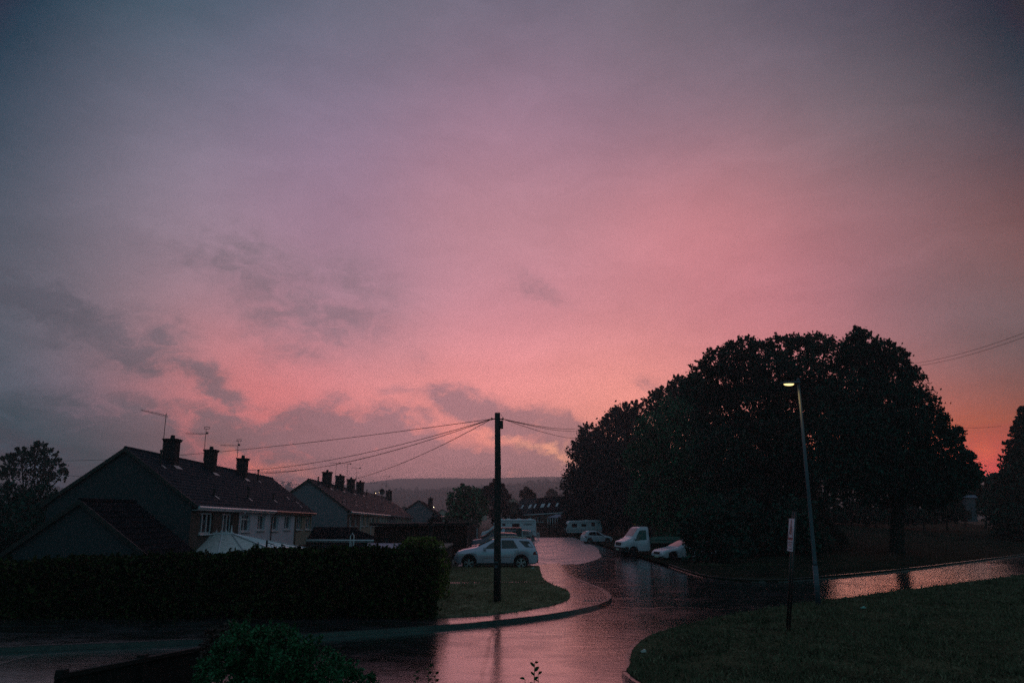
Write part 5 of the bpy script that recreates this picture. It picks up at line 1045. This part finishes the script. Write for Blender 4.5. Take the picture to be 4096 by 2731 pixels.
# timber fence with a rail at the bottom left
fa, fb2 = Ps(132, 1547, 8.0), Ps(462, 1484, 10.4); zb3 = -.3
root = thing('garden_fence', 'low dark boarded fence with a pale-edged top rail at the bottom left', 'fence', (fa.x, fa.y, zb3))
fo = Ps(-200, 1610, 6.6); b = MB(); nB = 34
for k in range(nB):
    t0_, t1_ = k / nB, (k + .93) / nB; p, q = fa.lerp(fb2, t0_), fa.lerp(fb2, t1_); d = Vector((0, .025, 0))
    b.hexa([(p.x, p.y, zb3), (q.x, q.y, zb3), (q.x, q.y + .025, zb3), (p.x, p.y + .025, zb3)], [(p.x, p.y, p.z - .05), (q.x, q.y, q.z - .05), (q.x, q.y + .025, q.z - .05), (p.x, p.y + .025, p.z - .05)])
b.build('boards', M['woodd'], root, loc=root.location)
dd_ = (fb2 - fa).normalized(); nn_ = Vector((-dd_.y, dd_.x, 0)) * .035
b = MB(); b.hexa([fa - nn_ + Vector((0, 0, -.045)), fb2 - nn_ + Vector((0, 0, -.045)), fb2 + nn_ + Vector((0, 0, -.045)), fa + nn_ + Vector((0, 0, -.045))], [fa - nn_, fb2 - nn_, fb2 + nn_, fa + nn_]); b.build('top_rail', M['woodd'], root, loc=root.location)
for t in (0, .5, 1): p = fa.lerp(fb2, t); MB().box((p.x, p.y + .08, (p.z + zb3) / 2), (.09, .09, p.z - zb3 + .06)).build('fence_post', M['woodd'], root, loc=root.location)

# grass blades over the verges
def inpoly(px, py, poly):
    poly = np.array([q[:2] for q in poly]); n = len(poly); c = np.zeros(len(px), bool); j = n - 1
    for i in range(n):
        xi, yi = poly[i]; xj, yj = poly[j]; m_ = ((yi > py) != (yj > py)) & (px < (xj - xi) * (py - yi) / (yj - yi + 1e-12) + xi); c ^= m_; j = i
    return c
def blades(name, poly, zf_, bb_, dens, h, label, m='blade'):
    x0, x1, y0, y1 = bb_; n = int(dens * (x1 - x0) * (y1 - y0)); x = RNG.uniform(x0, x1, n); y = y0 + (y1 - y0) * RNG.uniform(0, 1, n) ** 1.5; k = inpoly(x, y, poly) if poly else np.ones(n, bool); x, y = x[k], y[k]
    k = np.abs(x / y) < .80; x, y = x[k], y[k]; n = len(x); z = np.array([zf_(a, b_) for a, b_ in zip(x, y)])
    an = RNG.uniform(0, 6.28, n); w = h * .16 * (1 + y / 25.); hh_ = h * RNG.uniform(.4, 1.4, n) * (.75 + .45 * np.sin(x * 1.7 + np.sin(y * 1.3)) * np.sin(y * 1.1 + 1.5 * np.sin(x * .8)) + .9 * (np.sin(x * 7 + y * 3) * np.sin(y * 6.1 - x * 2) > .72)); dx, dy = np.cos(an) * w, np.sin(an) * w
    lx, ly = RNG.normal(size=n) * h * .5, RNG.normal(size=n) * h * .5
    v = np.stack([np.stack([x - dx, y - dy, z - .01], 1), np.stack([x + dx, y + dy, z - .01], 1), np.stack([x + lx, y + ly, z + hh_], 1)], 1).reshape(-1, 3)
    me = bpy.data.meshes.new(name); me.vertices.add(3 * n); me.vertices.foreach_set('co', v.astype(np.float32).ravel()); me.loops.add(3 * n); me.loops.foreach_set('vertex_index', np.arange(3 * n, dtype=np.int32))
    me.polygons.add(n); me.polygons.foreach_set('loop_start', np.arange(0, 3 * n, 3, dtype=np.int32)); me.polygons.foreach_set('loop_total', np.full(n, 3, dtype=np.int32)); me.update(calc_edges=True); me.materials.append(M[m])
    o = bpy.data.objects.new(name, me); COL.objects.link(o); tag(o, label, 'grass', kind='stuff')
blades('grass', gls + [(-6.2, 45.3), (-6.5, 26)], zf(.15), (-9, 4, 19, 45), 420, .06, 'rough brownish grass on the verge around the utility pole', 'blade2')
blades('grass', vf_poly, zf(.125), (1.5, 42, 6, 45), 230, .075, 'dark rough grass on the foreground bank at the lower right')
blades('grass', None, lambda x, y: zbank(x, y, 3) if False else gz(x, y) + .1, (11, 16, 47, 50), 60, .06, 'sparse dark grass beside the kerb under the trees')

# ------------------------------------------------------------------ vehicles
def interp(xs_, pts): return np.interp(xs_, [p[0] for p in pts], [p[1] for p in pts])
class Car:
    def __init__(s, name, label, cat, pos, heading, L, Wd, paint, top, belt, wheels, R_=.33, sill=.25, group=None, rimm='rim', topw=.66, spokes=5):
        s.root = thing(name, label, cat, pos, heading, group); s.L, s.W, s.paint, s.R = L, Wd, paint, R_
        xs_ = sorted(set(list(np.linspace(0, L, 76)) + [w + sg * (R_ + .07) * f for w in wheels for sg in (-1, 1) for f in (1.0, .985, .93, .8, .6)]))
        xs_ = np.array([x for x in xs_ if 0 <= x <= L]); s.xs = xs_
        zt = interp(xs_, top); ker = np.array([1, 2, 3, 2, 1.]) / 9; zp = np.pad(zt, 2, 'edge'); zt = np.convolve(zp, ker, 'valid'); s.zt = zt
        zb_ = np.minimum(interp(xs_, belt), zt - .02); s.zb = zb_
        endt = np.minimum(1, np.minimum(xs_ + .03, L - xs_ + .03) / .5); hw = Wd / 2 * (.80 + .20 * np.sqrt(np.clip(1 - (1 - endt) ** 2, 0, 1))); s.hw = hw
        g = np.clip((zt - zb_) / .45, 0, 1); hwt = hw * (.93 - (.93 - topw * 1.12) * g); s.hwt = hwt
        rag = R_ + .06; z0 = np.full(len(xs_), sill)
        for w in wheels: dxx = np.abs(xs_ - w); z0 = np.where(dxx < rag, np.maximum(z0, R_ + np.sqrt(np.clip(rag ** 2 - dxx ** 2, 0, None))), z0)
        zn = interp(xs_, [(0, .38), (.25, 0), (L - .25, 0), (L, .34)]); z0 = np.minimum(np.maximum(z0, sill * .9 + zn * .4), zb_ - .12); s.z0 = z0
        vs = []
        for i, x in enumerate(xs_):
            h, ht, a, bz, t = hw[i], hwt[i], z0[i], zb_[i], zt[i]; md = a + (bz - a) * .55
            half = [(h * .88, a), (h * .97, a + .05), (h, md), (h * .985, bz - .05), (h * .955, bz), (ht + (h * .955 - ht) * .5, bz + (t - bz) * .44), (ht, t - (t - bz) * .12 - .005), (ht * .9, t - .005), (ht * .55, t + .012), (0, t + .018)]
            vs += [(x, y, z) for y, z in half] + [(x, -y, z) for y, z in half[-2::-1]]
        n = 19; fs = []
        for i in range(len(xs_) - 1):
            for k in range(n - 1): fs.append((i * n + k, i * n + k + 1, (i + 1) * n + k + 1, (i + 1) * n + k))
            fs.append(((i + 1) * n, i * n, i * n + n - 1, (i + 1) * n + n - 1)[::-1])
        fs += [tuple(range(n)), tuple((len(xs_) - 1) * n + k for k in range(n - 1, -1, -1))]
        s.mir(vs); b = MB(); b.add(s.flip(vs), fs); o = b.build('body', paint, s.root, True)
        md_ = o.modifiers.new('es', 'EDGE_SPLIT'); md_.split_angle = R(38)
        for w in wheels:
            for sg in (1, -1): s.wheel(w, sg, rimm, spokes)
        b = MB(); 
        for w in wheels: b.box((s.L / 2 - w, 0, R_ + .12), (R_ * 1.5, Wd * .8, R_ * 1.2))
        b.box((0, 0, sill + .06), (L * .8, Wd * .86, .14)); b.build('underside', M['trim'], s.root)
    def mir(s, v): pass
    def flip(s, vs): return [(s.L / 2 - x, y, z) for x, y, z in vs]    # x measured from the nose; nose points to +X local
    def side(s, x, z):   # half width of the side surface at nose distance x, height z
        i = lambda a: float(np.interp(x, s.xs, a)); h, ht, bz, t = i(s.hw), i(s.hwt), i(s.zb), i(s.zt)
        if z <= bz: return h * (.955 if z > bz - .03 else .99) 
        tt = min(1, (z - bz) / max(.05, (t - bz) * .88)); return h * .955 + (ht - h * .955) * tt
    def sidepoly(s, name, poly, m, off=.008, both=True, parent=None):
        for sg in ((1, -1) if both else (1,)):
            P_ = []; n = len(poly)
            for i in range(n):
                a, c = poly[i], poly[(i + 1) % n]
                for k in range(4): t = k / 4; P_.append((a[0] + (c[0] - a[0]) * t, a[1] + (c[1] - a[1]) * t))
            b = MB(); cx = sum(p[0] for p in poly) / n; cz = sum(p[1] for p in poly) / n
            v = [(x, sg * (s.side(x, z) + off), z) for x, z in P_] + [(cx, sg * (s.side(cx, cz) + off), cz)]
            b.add(s.flip(v), [(i, (i + 1) % len(P_), len(P_)) for i in range(len(P_))]); o = b.build(name, m, parent or s.root)
        return o
    def topstrip(s, name, x0, x1, wf, m, off=.012, n=8):
        b = MB(); v = []
        for k in range(n + 1):
            x = x0 + (x1 - x0) * k / n; i = lambda a: float(np.interp(x, s.xs, a)); h = i(s.hwt) * .93 * (wf[0] + (wf[1] - wf[0]) * k / n); t = i(s.zt)
            nx = (float(np.interp(x + .05, s.xs, s.zt)) - float(np.interp(x - .05, s.xs, s.zt))) / .1; o_ = off * math.sqrt(1 + nx * nx)
            for q in (-1, -.5, 0, .5, 1): v.append((x, h * q, t + o_ + .016 * (1 - abs(q))))
        b.add(s.flip(v), [(k * 5 + j, k * 5 + j + 1, (k + 1) * 5 + j + 1, (k + 1) * 5 + j) for k in range(n) for j in range(4)]); return b.build(name, m, s.root, True)
    def wheel(s, x, sg, rimm, spokes=5):
        R_ = s.R; y1 = sg * (s.W / 2 - .02); y0 = sg * (s.W / 2 - .22); X = s.L / 2 - x; c = Vector((X, 0, R_)); n = 28; b = MB()
        prof = [(R_ * .66, y0), (R_ * .94, y0), (R_, y0 + (y1 - y0) * .15), (R_, y0 + (y1 - y0) * .85), (R_ * .94, y1), (R_ * .70, y1), (R_ * .66, y1 - sg * .02)]
        vs = [(X + r * math.cos(a), y, R_ + r * math.sin(a)) for r, y in prof for a in [2 * math.pi * k / n for k in range(n)]]
        b.add(vs, [(j * n + k, j * n + (k + 1) % n, (j + 1) * n + (k + 1) % n, (j + 1) * n + k) for j in range(len(prof) - 1) for k in range(n)]); w = b.build('wheel', M['tyre'], s.root, True)
        rb = MB(); yr = y1 - sg * .015
        for ro, ri, yy in ((.69, .62, yr),):
            vv = [(X + R_ * r * math.cos(2 * math.pi * k / n), yy, R_ + R_ * r * math.sin(2 * math.pi * k / n)) for r in (ro, ri) for k in range(n)]; rb.add(vv, [(k, (k + 1) % n, n + (k + 1) % n, n + k) for k in range(n)])
        for k in range(spokes):
            for da in (-.17, .17):
                a = 2 * math.pi * k / spokes + math.pi / 2; a1 = a + da; r0_, r1_ = .1 * R_, .65 * R_; px, pz = -math.sin(a1), math.cos(a1); w_ = R_ * .055
                p0 = (X + r0_ * math.cos(a), R_ + r0_ * math.sin(a)); p1 = (X + r1_ * math.cos(a1), R_ + r1_ * math.sin(a1))
                rb.hexa([(p0[0] + px * w_, yr - sg * .03, p0[1] + pz * w_), (p0[0] - px * w_, yr - sg * .03, p0[1] - pz * w_), (p1[0] - px * w_, yr - sg * .03, p1[1] - pz * w_), (p1[0] + px * w_, yr - sg * .03, p1[1] + pz * w_)],
                        [(p0[0] + px * w_, yr, p0[1] + pz * w_), (p0[0] - px * w_, yr, p0[1] - pz * w_), (p1[0] - px * w_, yr - sg * .005, p1[1] - pz * w_), (p1[0] + px * w_, yr - sg * .005, p1[1] + pz * w_)])
        rb.tube([(X, yr - sg * .04, R_), (X, yr + sg * .006, R_)], R_ * .15, 12); rb.build('rim', M[rimm], w)
        db = MB(); db.tube([(X, y0 + sg * .05, R_), (X, y0 + sg * .09, R_)], R_ * .64, 20); db.build('brake_disc', M['trim'], w)
    def bx(s, name, x, y, z, d, m, both=True, bev=.0):
        for sg in ((1, -1) if both else (1,)):
            o = MB().box((s.L / 2 - x, sg * y, z), d).build(name, m, s.root)
            if bev: bevel(o, bev)
    def mirrors(s, x, z): s.bx('wing_mirror', x, s.side(x, z) + .11, z, (.13, .22, .15), s.paint, bev=.04)
    def handles(s, pts_):
        for x, z in pts_: s.sidepoly('door_handle', [(x, z), (x + .2, z), (x + .2, z + .035), (x, z + .035)], s.paint if s.paint not in (M['black'],) else M['chrome'], off=.03)
    def seams(s, xs_, z0, z1):
        for x in xs_: s.sidepoly('door_seam', [(x, z0), (x + .014, z0), (x + .014, z1), (x, z1)], M['trim'], off=.004)
    def lights(s, zf_, zr, col='lampg'):
        s.sidepoly('headlight', [(.12, zf_ - .07), (.5, zf_ - .02), (.62, zf_ + .07), (.22, zf_ + .07)], M[col], off=.012); s.sidepoly('tail_light', [(s.L - .32, zr), (s.L - .04, zr), (s.L - .05, zr + .2), (s.L - .26, zr + .16)], M['lampr'], off=.012)
        s.bx('grille', .02, 0, zf_ - .05, (.06, s.W * .45, .16), M['trim'], both=False); s.bx('number_plate', s.L - .01, 0, zr - .1, (.03, .5, .12), M['plate'], both=False); s.bx('number_plate', .0, 0, zf_ - .28, (.05, .5, .11), M['plate'], both=False)

LEFT = math.pi
def on_ground(px, Y): p = P(px, 2150, Y); return Vector((p.x, Y, gz(p.x, Y)))
# silver SUV
suv = Car('parked_suv', 'silver SUV parked side-on behind the utility pole, nearest of the left row', 'SUV', on_ground(1985, 45.2) + Vector((0, 0, .02)), LEFT + R(2), 4.78, 1.91, M['silver'],
  [(0, .62), (.04, .90), (.12, 1.0), (.5, 1.12), (1.2, 1.24), (1.32, 1.29), (2.25, 1.70), (2.75, 1.79), (3.5, 1.78), (4.3, 1.70), (4.42, 1.64), (4.62, 1.24), (4.72, 1.05), (4.78, .7)],
  [(0, .60), (.12, .90), (.6, .98), (1.3, 1.08), (4.3, 1.20), (4.78, 1.0)], (.83, 3.80), R_=.385, sill=.33, group='vehicles parked in the left row', topw=.66)
suv.topstrip('windscreen', 1.36, 2.18, (.98, .96), M['cglass']); suv.topstrip('rear_window', 4.42, 4.66, (.9, 1), M['cglass'])
suv.sidepoly('side_window', [(1.72, 1.17), (2.62, 1.18), (2.62, 1.64), (2.35, 1.62), (1.95, 1.38)], M['cglass']); suv.sidepoly('side_window', [(2.68, 1.18), (3.62, 1.20), (3.36, 1.64), (2.68, 1.65)], M['cglass']); suv.sidepoly('side_window', [(3.68, 1.62), (4.25, 1.58), (4.50, 1.24), (4.05, 1.26)], M['cglass'])
suv.sidepoly('roof_rail', [(1.95, 1.70), (2.6, 1.80), (3.4, 1.80), (4.2, 1.715), (4.2, 1.74), (3.4, 1.83), (2.6, 1.83), (1.95, 1.735)], M['chrome'], off=-.0)
suv.bx('wing_mirror', 1.72, 1.08, 1.20, (.16, .26, .19), M['silver'], bev=.05); suv.handles([(2.45, 1.02), (3.42, 1.05)]); suv.seams((1.62, 2.64, 3.62), .45, 1.12); suv.lights(.83, .84)
suv.sidepoly('sill_trim', [(1.25, .30), (3.36, .30), (3.36, .40), (1.25, .40)], M['trim'], off=.01); suv.sidepoly('running_board', [(1.3, .27), (3.3, .27), (3.3, .295), (1.3, .295)], M['chrome'], off=.05)
suv.sidepoly('door_moulding', [(1.7, .66), (3.2, .70), (3.2, .72), (1.7, .68)], M['chrome'], off=.008); suv.bx('rear_bumper', 4.70, 0, .52, (.16, 1.7, .26), M['trim'], both=False, bev=.04); suv.bx('front_bumper', .10, 0, .45, (.2, 1.6, .22), M['trim'], both=False, bev=.04)
suv.sidepoly('wheel_arch_trim', [(.38, .40), (.44, .62), (.62, .80), (.83, .86), (1.04, .80), (1.22, .62), (1.28, .40), (1.26, .40), (1.2, .60), (1.03, .77), (.83, .83), (.63, .77), (.46, .6), (.4, .4)], M['trim'], off=.002)

def simple_car(label, px, Y, L, H, paint, kind='hatch', heading=LEFT, name='parked_car', nosepx=None, group='vehicles parked in the left row', cat='car', rimm='rim', R_=.31, W_=1.75):
    """hatchback/estate; nosepx = pixel column of the nose"""
    p = on_ground(px, Y); c_ = {'hatch': .28, 'mpv': .20}[kind]; k = H / 1.5
    top = [(0, .50), (.05, .66 * k), (.25, .78 * k), (L * c_, .96 * k), (L * c_ + .08, .99 * k), (L * .50, 1.40 * k), (L * .58, 1.48 * k), (L * .80, 1.46 * k), (L * .90, 1.36 * k), (L * .975, .98 * k), (L, .6)]
    if kind == 'mpv': top = [(0, .58), (.05, .84 * k), (.22, .98 * k), (L * .2, 1.06 * k), (L * .22 + .1, 1.09 * k), (L * .46, 1.43 * k), (L * .54, 1.5 * k), (L * .82, 1.48 * k), (L * .92, 1.40 * k), (L * .98, .98 * k), (L, .6)]
    belt = [(0, .48), (.25, .70 * k), (L * .3, .86 * k), (L * .9, .96 * k), (L, .85 * k)]
    cr_ = Car(name, label, cat, p, heading, L, W_, paint, top, belt, (L * .19, L * .81), R_=R_, sill=.22, group=group, rimm=rimm)
    cr_.topstrip('windscreen', L * c_ + .12, L * .50, (.98, .95), M['cglass']); cr_.topstrip('rear_window', L * .905, L * .965, (.9, .95), M['cglass'])
    a = .99 * k; cr_.sidepoly('side_window', [(L * .36, a - .06), (L * .58, a - .04), (L * .58, 1.36 * k), (L * .51, 1.34 * k)], M['cglass']); cr_.sidepoly('side_window', [(L * .595, a - .04), (L * .86, a), (L * .80, 1.33 * k), (L * .595, 1.36 * k)], M['cglass'])
    cr_.mirrors(L * .37, a - .02); cr_.handles([(L * .52, a - .16), (L * .74, a - .14)]); cr_.seams((L * .345, L * .588, L * .76), .35, a - .1); cr_.lights(.62 * k, .72 * k)
    return cr_
def nose(px, Y, L): return px + L / 2 * F / (Y * .975)
simple_car('dark red car parked just beyond the silver SUV', nose(1855, 49, 4.3), 49, 4.3, 1.64, M['red'], 'mpv')
simple_car('plum coloured car second beyond the silver SUV, only roof and bonnet visible', nose(1876, 52.5, 4.2), 52.5, 4.2, 1.66, M['plum'], 'mpv')
simple_car('silver-grey car third beyond the silver SUV, only its bonnet and roof edge visible', nose(1897, 56, 4.1), 56, 4.1, 1.56, M['silver'], 'mpv')
simple_car('dark blue car with bright window trim in front of the black van', nose(1882, 64, 4.2), 64, 4.2, 1.72, M['blue'], 'mpv')
simple_car('dark grey car with its tail showing right of the black van', 2070, 92, 4.0, 1.5, M['greyp'])
# black van with lettering
van = Car('parked_van', 'black panel van with pale emblem and lettering, in front of the motorhome', 'van', on_ground(1999, 78), LEFT, 4.7, 1.9, M['black'],
  [(0, .55), (.05, .9), (.3, 1.05), (.8, 1.2), (.9, 1.25), (1.75, 1.86), (2.0, 1.94), (4.4, 1.95), (4.62, 1.9), (4.68, 1.0), (4.7, .6)], [(0, .5), (.3, .95), (.9, 1.1), (4.7, 1.12)], (.85, 3.85), R_=.33, sill=.25, group='vehicles parked in the left row', rimm='rimd', topw=.74)
van.topstrip('windscreen', .95, 1.70, (.98, .95), M['cglass']); van.sidepoly('side_window', [(1.15, 1.12), (1.95, 1.14), (1.95, 1.68), (1.65, 1.62)], M['cglass']); van.mirrors(1.2, 1.18); van.handles([(1.9, .95)]); van.lights(.85, .9); van.seams((1.05, 2.02, 3.2), .4, 1.5)
van.sidepoly('tail_light', [(4.56, 1.1), (4.64, 1.1), (4.64, 1.6), (4.56, 1.6)], M['lampg'], off=.012); van.sidepoly('emblem', [(2.72 + .17 * math.cos(a) , 1.66 + .22 * math.sin(a)) for a in np.linspace(0, 6.0, 14)], M['decal'], off=.012); van.sidepoly('emblem', [(2.40, 1.47), (2.53, 1.44), (2.55, 1.62), (2.49, 1.72), (2.38, 1.6)], M['decal'], off=.012)
def lettering(car, txt, x, z, size, m, sg=1):
    cu = bpy.data.curves.new('lettering', 'FONT'); cu.body = txt; cu.size = size; cu.extrude = .002; cu.align_x = 'LEFT'; tmp = bpy.data.objects.new('lettering_src', cu); me = bpy.data.meshes.new_from_object(tmp); bpy.data.objects.remove(tmp); o = bpy.data.objects.new('lettering', me); COL.objects.link(o)
    o.parent = car.root; y = car.side(x + .5, z + .1) + .014
    o.location = (car.L / 2 - x, y * sg, z); o.rotation_euler = (R(90), 0, R(180)) if sg > 0 else (R(90), 0, 0); me.materials.clear(); me.materials.append(m)
lettering(van, 'acobcorp', 2.96, 1.60, .27, M['decal'])

# motorhome
def rounded_box_vehicle(root, prof, Wd, m, name='body', bev=.06):
    b = MB(); n = len(prof); vs = [(x, -Wd / 2, z) for x, z in prof] + [(x, Wd / 2, z) for x, z in prof]
    b.add(vs, [tuple(range(n)), tuple(range(2 * n - 1, n - 1, -1))] + [((i + 1) % n, i, n + i, n + (i + 1) % n) for i in range(n)]); o = b.build(name, m, root); bevel(o, bev, 3); return o
def wheel_simple(root, x, y, R_, rimm='rimd'):
    b = MB(); b.tube([(x, y - .11, R_), (x, y - .09, R_), (x, y + .09, R_), (x, y + .11, R_)], [R_ * .9, R_, R_, R_ * .9], 24); w = b.build('wheel', M['tyre'], root); r_ = MB()
    for sg in (-1, 1): r_.tube([(x, y + sg * .112, R_), (x, y + sg * .122, R_)], [R_ * .58, R_ * .5], 18)
    r_.build('rim', M[rimm], w)
Lm = 7.3; pm = on_ground(2035, 104); mh = thing('motorhome', 'long white motorhome at the back of the left row, dark side stripe', 'motorhome', pm, LEFT, 'vehicles parked in the left row')
pr = [(3.65 - x, z) for x, z in [(0.1, .45), (0, .8), (.1, 1.05), (.9, 1.25), (1.75, 2.0), (1.55, 2.15), (1.9, 2.5), (2.5, 2.72), (7.0, 2.72), (7.25, 2.6), (7.3, 2.4), (7.3, .5), (6.9, .45)]][::-1]
rounded_box_vehicle(mh, pr, 2.25, M['whitem'], 'body', .07)
for x in (2.75, -1.9):
    for y in (-1.05, 1.05): wheel_simple(mh, x, y, .33)
for sg in (1, -1):
    y = sg * 1.13; q = lambda x0, x1, z0, z1, o=.008, t=.01: MB().box((3.65 - (x0 + x1) / 2, y + sg * o, (z0 + z1) / 2), (x1 - x0, t, z1 - z0))
    q(4.1, 5.1, 1.55, 2.15).build('window', M['cglass'], mh); q(2.8, 3.2, 1.9, 2.15).build('window', M['cglass'], mh); q(5.6, 6.75, 1.98, 2.1).build('awning_bracket', M['stripe'], mh)
    q(2.4, 7.1, 2.42, 2.47).build('awning_rail', M['stripe'], mh); q(1.9, 7.2, 2.2, 2.225).build('roof_seam', M['stripe'], mh); q(4.9, 7.2, 1.1, 1.16).build('stripe', M['stripe'], mh); q(2.0, 7.2, .5, .56).build('skirt_line', M['stripe'], mh)
    for x in (5.2, 5.75):
        b = MB(); b.add([(3.65 - x, y + sg * .014, 1.16), (3.65 - x - .14, y + sg * .014, 1.16), (3.65 - x - .5, y + sg * .014, 1.42), (3.65 - x - .36, y + sg * .014, 1.42)], [(0, 1, 2, 3)]); b.build('swoosh', M['stripe'], mh)
b = MB(); b.add([(3.65 - .93, -1.0, 1.29), (3.65 - .93, 1.0, 1.29), (3.65 - 1.68, .95, 1.96), (3.65 - 1.68, -.95, 1.96)], [(0, 1, 2, 3)]); b.v = [(x + .02, y, z + .03) for x, y, z in b.v]; b.build('windscreen', M['cglass'], mh)
for x in (2.5, 3.6, 5.0, 6.5): o = MB().box((3.65 - x, 0, 2.76), (.55, .6, .1), taper=.8).build('roof_vent', M['upvc'], mh)
MB().box((3.6, 0, .55), (.25, 2.0, .3)).build('bumper', M['greyp'], mh); MB().box((-3.66, 0, .6), (.06, 1.9, .14)).build('rear_light_bar', M['lampr'], mh)

# caravan
pc = on_ground(2332, 125); cv = thing('caravan', 'old cream caravan with dark stripes parked under the trees at the back', 'caravan', pc, R(186))
pr = [(x, z) for x, z in [(2.75, .55), (2.95, 1.0), (2.55, 2.2), (2.2, 2.45), (-2.4, 2.55), (-2.75, 2.4), (-3.0, 1.2), (-2.8, .55)]]
rounded_box_vehicle(cv, pr[::-1], 2.2, M['whitem'], 'body', .08)
for y in (-1.0, 1.0): wheel_simple(cv, -.1, y, .32)
for sg in (1, -1):
    y = sg * 1.105; q = lambda x0, x1, z0, z1, t=.012: MB().box(((x0 + x1) / 2, y, (z0 + z1) / 2), (x1 - x0, t, z1 - z0))
    q(1.15, 2.0, 1.45, 2.0).build('window', M['cglass'], cv); q(-.35, .45, 1.55, 1.95).build('window', M['cglass'], cv); q(-1.75, -1.2, 1.6, 2.2).build('door_window', M['cglass'], cv)
    q(-2.6, 2.3, 2.14, 2.19).build('stripe', M['stripe'], cv); q(-2.8, 2.75, 1.05, 1.09).build('stripe', M['stripe'], cv); q(-2.8, 2.8, .86, .92).build('stripe', M['stripe'], cv)
o = MB().box((0, 0, 0), (.02, 1.9, .6)); o = MB().hexa([(2.86, -.95, 1.35), (2.86, .95, 1.35), (2.66, .95, 1.95), (2.66, -.95, 1.95)], [(2.88, -.95, 1.36), (2.88, .95, 1.36), (2.68, .95, 1.96), (2.68, -.95, 1.96)]).build('front_window', M['cglass'], cv)
b = MB(); b.tube([(2.8, .5, .5), (3.9, 0, .45)], .04, 6); b.tube([(2.8, -.5, .5), (3.9, 0, .45)], .04, 6); b.tube([(3.7, 0, .6), (3.7, 0, 0)], .04, 6); b.build('tow_bar', M['steel'], cv)
MB().box((-.6, 0, 2.55), (.6, .5, .12), taper=.8).build('roof_vent', M['upvc'], cv)

# white hatchback
simple_car('small white hatchback with a red tail light in front of the caravan', 2386, 90, 3.5, 1.48, M['white'], heading=R(14), group='vehicles on the right of the car park', rimm='rim', R_=.29, W_=1.62)
# white car under the tree
simple_car('white hatchback facing left, its rear hidden by the bush at the kerb', 2732, 54.5, 4.25, 1.45, M['white'], heading=LEFT + R(18), group='vehicles on the right of the car park', rimm='rimd', W_=1.8)
# tipper truck
pt_ = on_ground(2600, 61.5); tr = thing('tipper_truck', 'white tipper truck with an open green-grey load bed, amber beacon on the cab', 'truck', pt_, LEFT + R(14), 'vehicles on the right of the car park')
cab = Car('cab_tmp', None, None, (0, 0, 0), 0, 2.35, 1.95, M['white'], [(0, .6), (.04, .98), (.12, 1.12), (.75, 1.36), (.85, 1.42), (1.42, 2.12), (1.6, 2.2), (2.25, 2.22), (2.33, 2.15), (2.35, 1.0)], [(0, .55), (.12, 1.0), (.8, 1.22), (2.35, 1.25)], (.92,), R_=.34, sill=.36, topw=.74, rimm='rimd')
cab.topstrip('windscreen', .92, 1.40, (.98, .96), M['cglass']); cab.sidepoly('side_window', [(1.02, 1.18), (2.02, 1.24), (2.04, 1.98), (1.5, 1.96)], M['cglass']); cab.mirrors(1.05, 1.36); cab.seams((1.14, 2.12), .5, 1.2); cab.sidepoly('headlight', [(.1, .92), (.38, .98), (.52, 1.16), (.2, 1.08)], M['lampg'], off=.012); cab.handles([(2.0, 1.0)])
cab.bx('front_bumper', .08, 0, .52, (.26, 1.85, .36), M['trim'], both=False, bev=.05); cab.bx('grille', .035, 0, .93, (.08, 1.0, .24), M['trim'], both=False); cab.bx('number_plate', -.06, 0, .52, (.03, .5, .11), M['plate'], both=False); cab.sidepoly('wheel_arch_trim', [(.1, .42), (.5, .42), (.5, .72), (.1, .78)], M['trim'], off=.01)
for o in list(cab.root.children): o.parent = tr; o.location = (1.55, 0, 0)
bpy.data.objects.remove(cab.root)
MB().box((1.25, 0, 2.29), (.12, .12, .12)).build('beacon_base', M['trim'], tr); b = MB(); b.tube([(1.25, 0, 2.35), (1.25, 0, 2.45)], [.06, .05], 10); b.build('beacon', M['lampo'], tr)
b = MB(); b.box((.25, 0, 1.45), (.1, 1.9, 1.5)); b.build('headboard', M['trim'], tr)
b = MB(); b.box((-1.05, 0, 1.02), (2.9, 1.95, .08)); b.box((-1.05, .98, 1.22), (2.9, .04, .4)); b.box((-1.05, -.98, 1.22), (2.9, .04, .4)); b.box((-2.5, 0, 1.22), (.04, 1.95, .4)); b.build('load_bed', M['bed'], tr)
b = MB(); b.box((-1.05, 1.005, 1.2), (2.9, .012, .03)); b.box((-1.05, -1.005, 1.2), (2.9, .012, .03)); b.build('rave_strip', M['trim'], tr)
b = MB(); b.box((-1.05, .4, .78), (3.0, .1, .2)); b.box((-1.05, -.4, .78), (3.0, .1, .2)); b.build('chassis', M['trim'], tr)
for y in (-.82, .82): wheel_simple(tr, -1.45, y, .34)

# ------------------------------------------------------------------ haze
b = MB(); b.box((0, 1640, 42), (5600, 3400, 206)); hz = b.build('haze', M['core'])
hm = bpy.data.materials.new('haze_air'); hm.use_nodes = True; t = hm.node_tree; t.nodes.clear(); o = t.nodes.new('ShaderNodeOutputMaterial'); v = t.nodes.new('ShaderNodeVolumePrincipled')
v.inputs['Density'].default_value = HAZE; v.inputs['Color'].default_value = (.80, .96, 1, 1); v.inputs['Anisotropy'].default_value = .6; t.links.new(v.outputs[0], o.inputs['Volume'])
hz.data.materials.clear(); hz.data.materials.append(hm); hz['kind'] = 'stuff'; tag(hz, 'thin evening haze over the valley', 'haze')
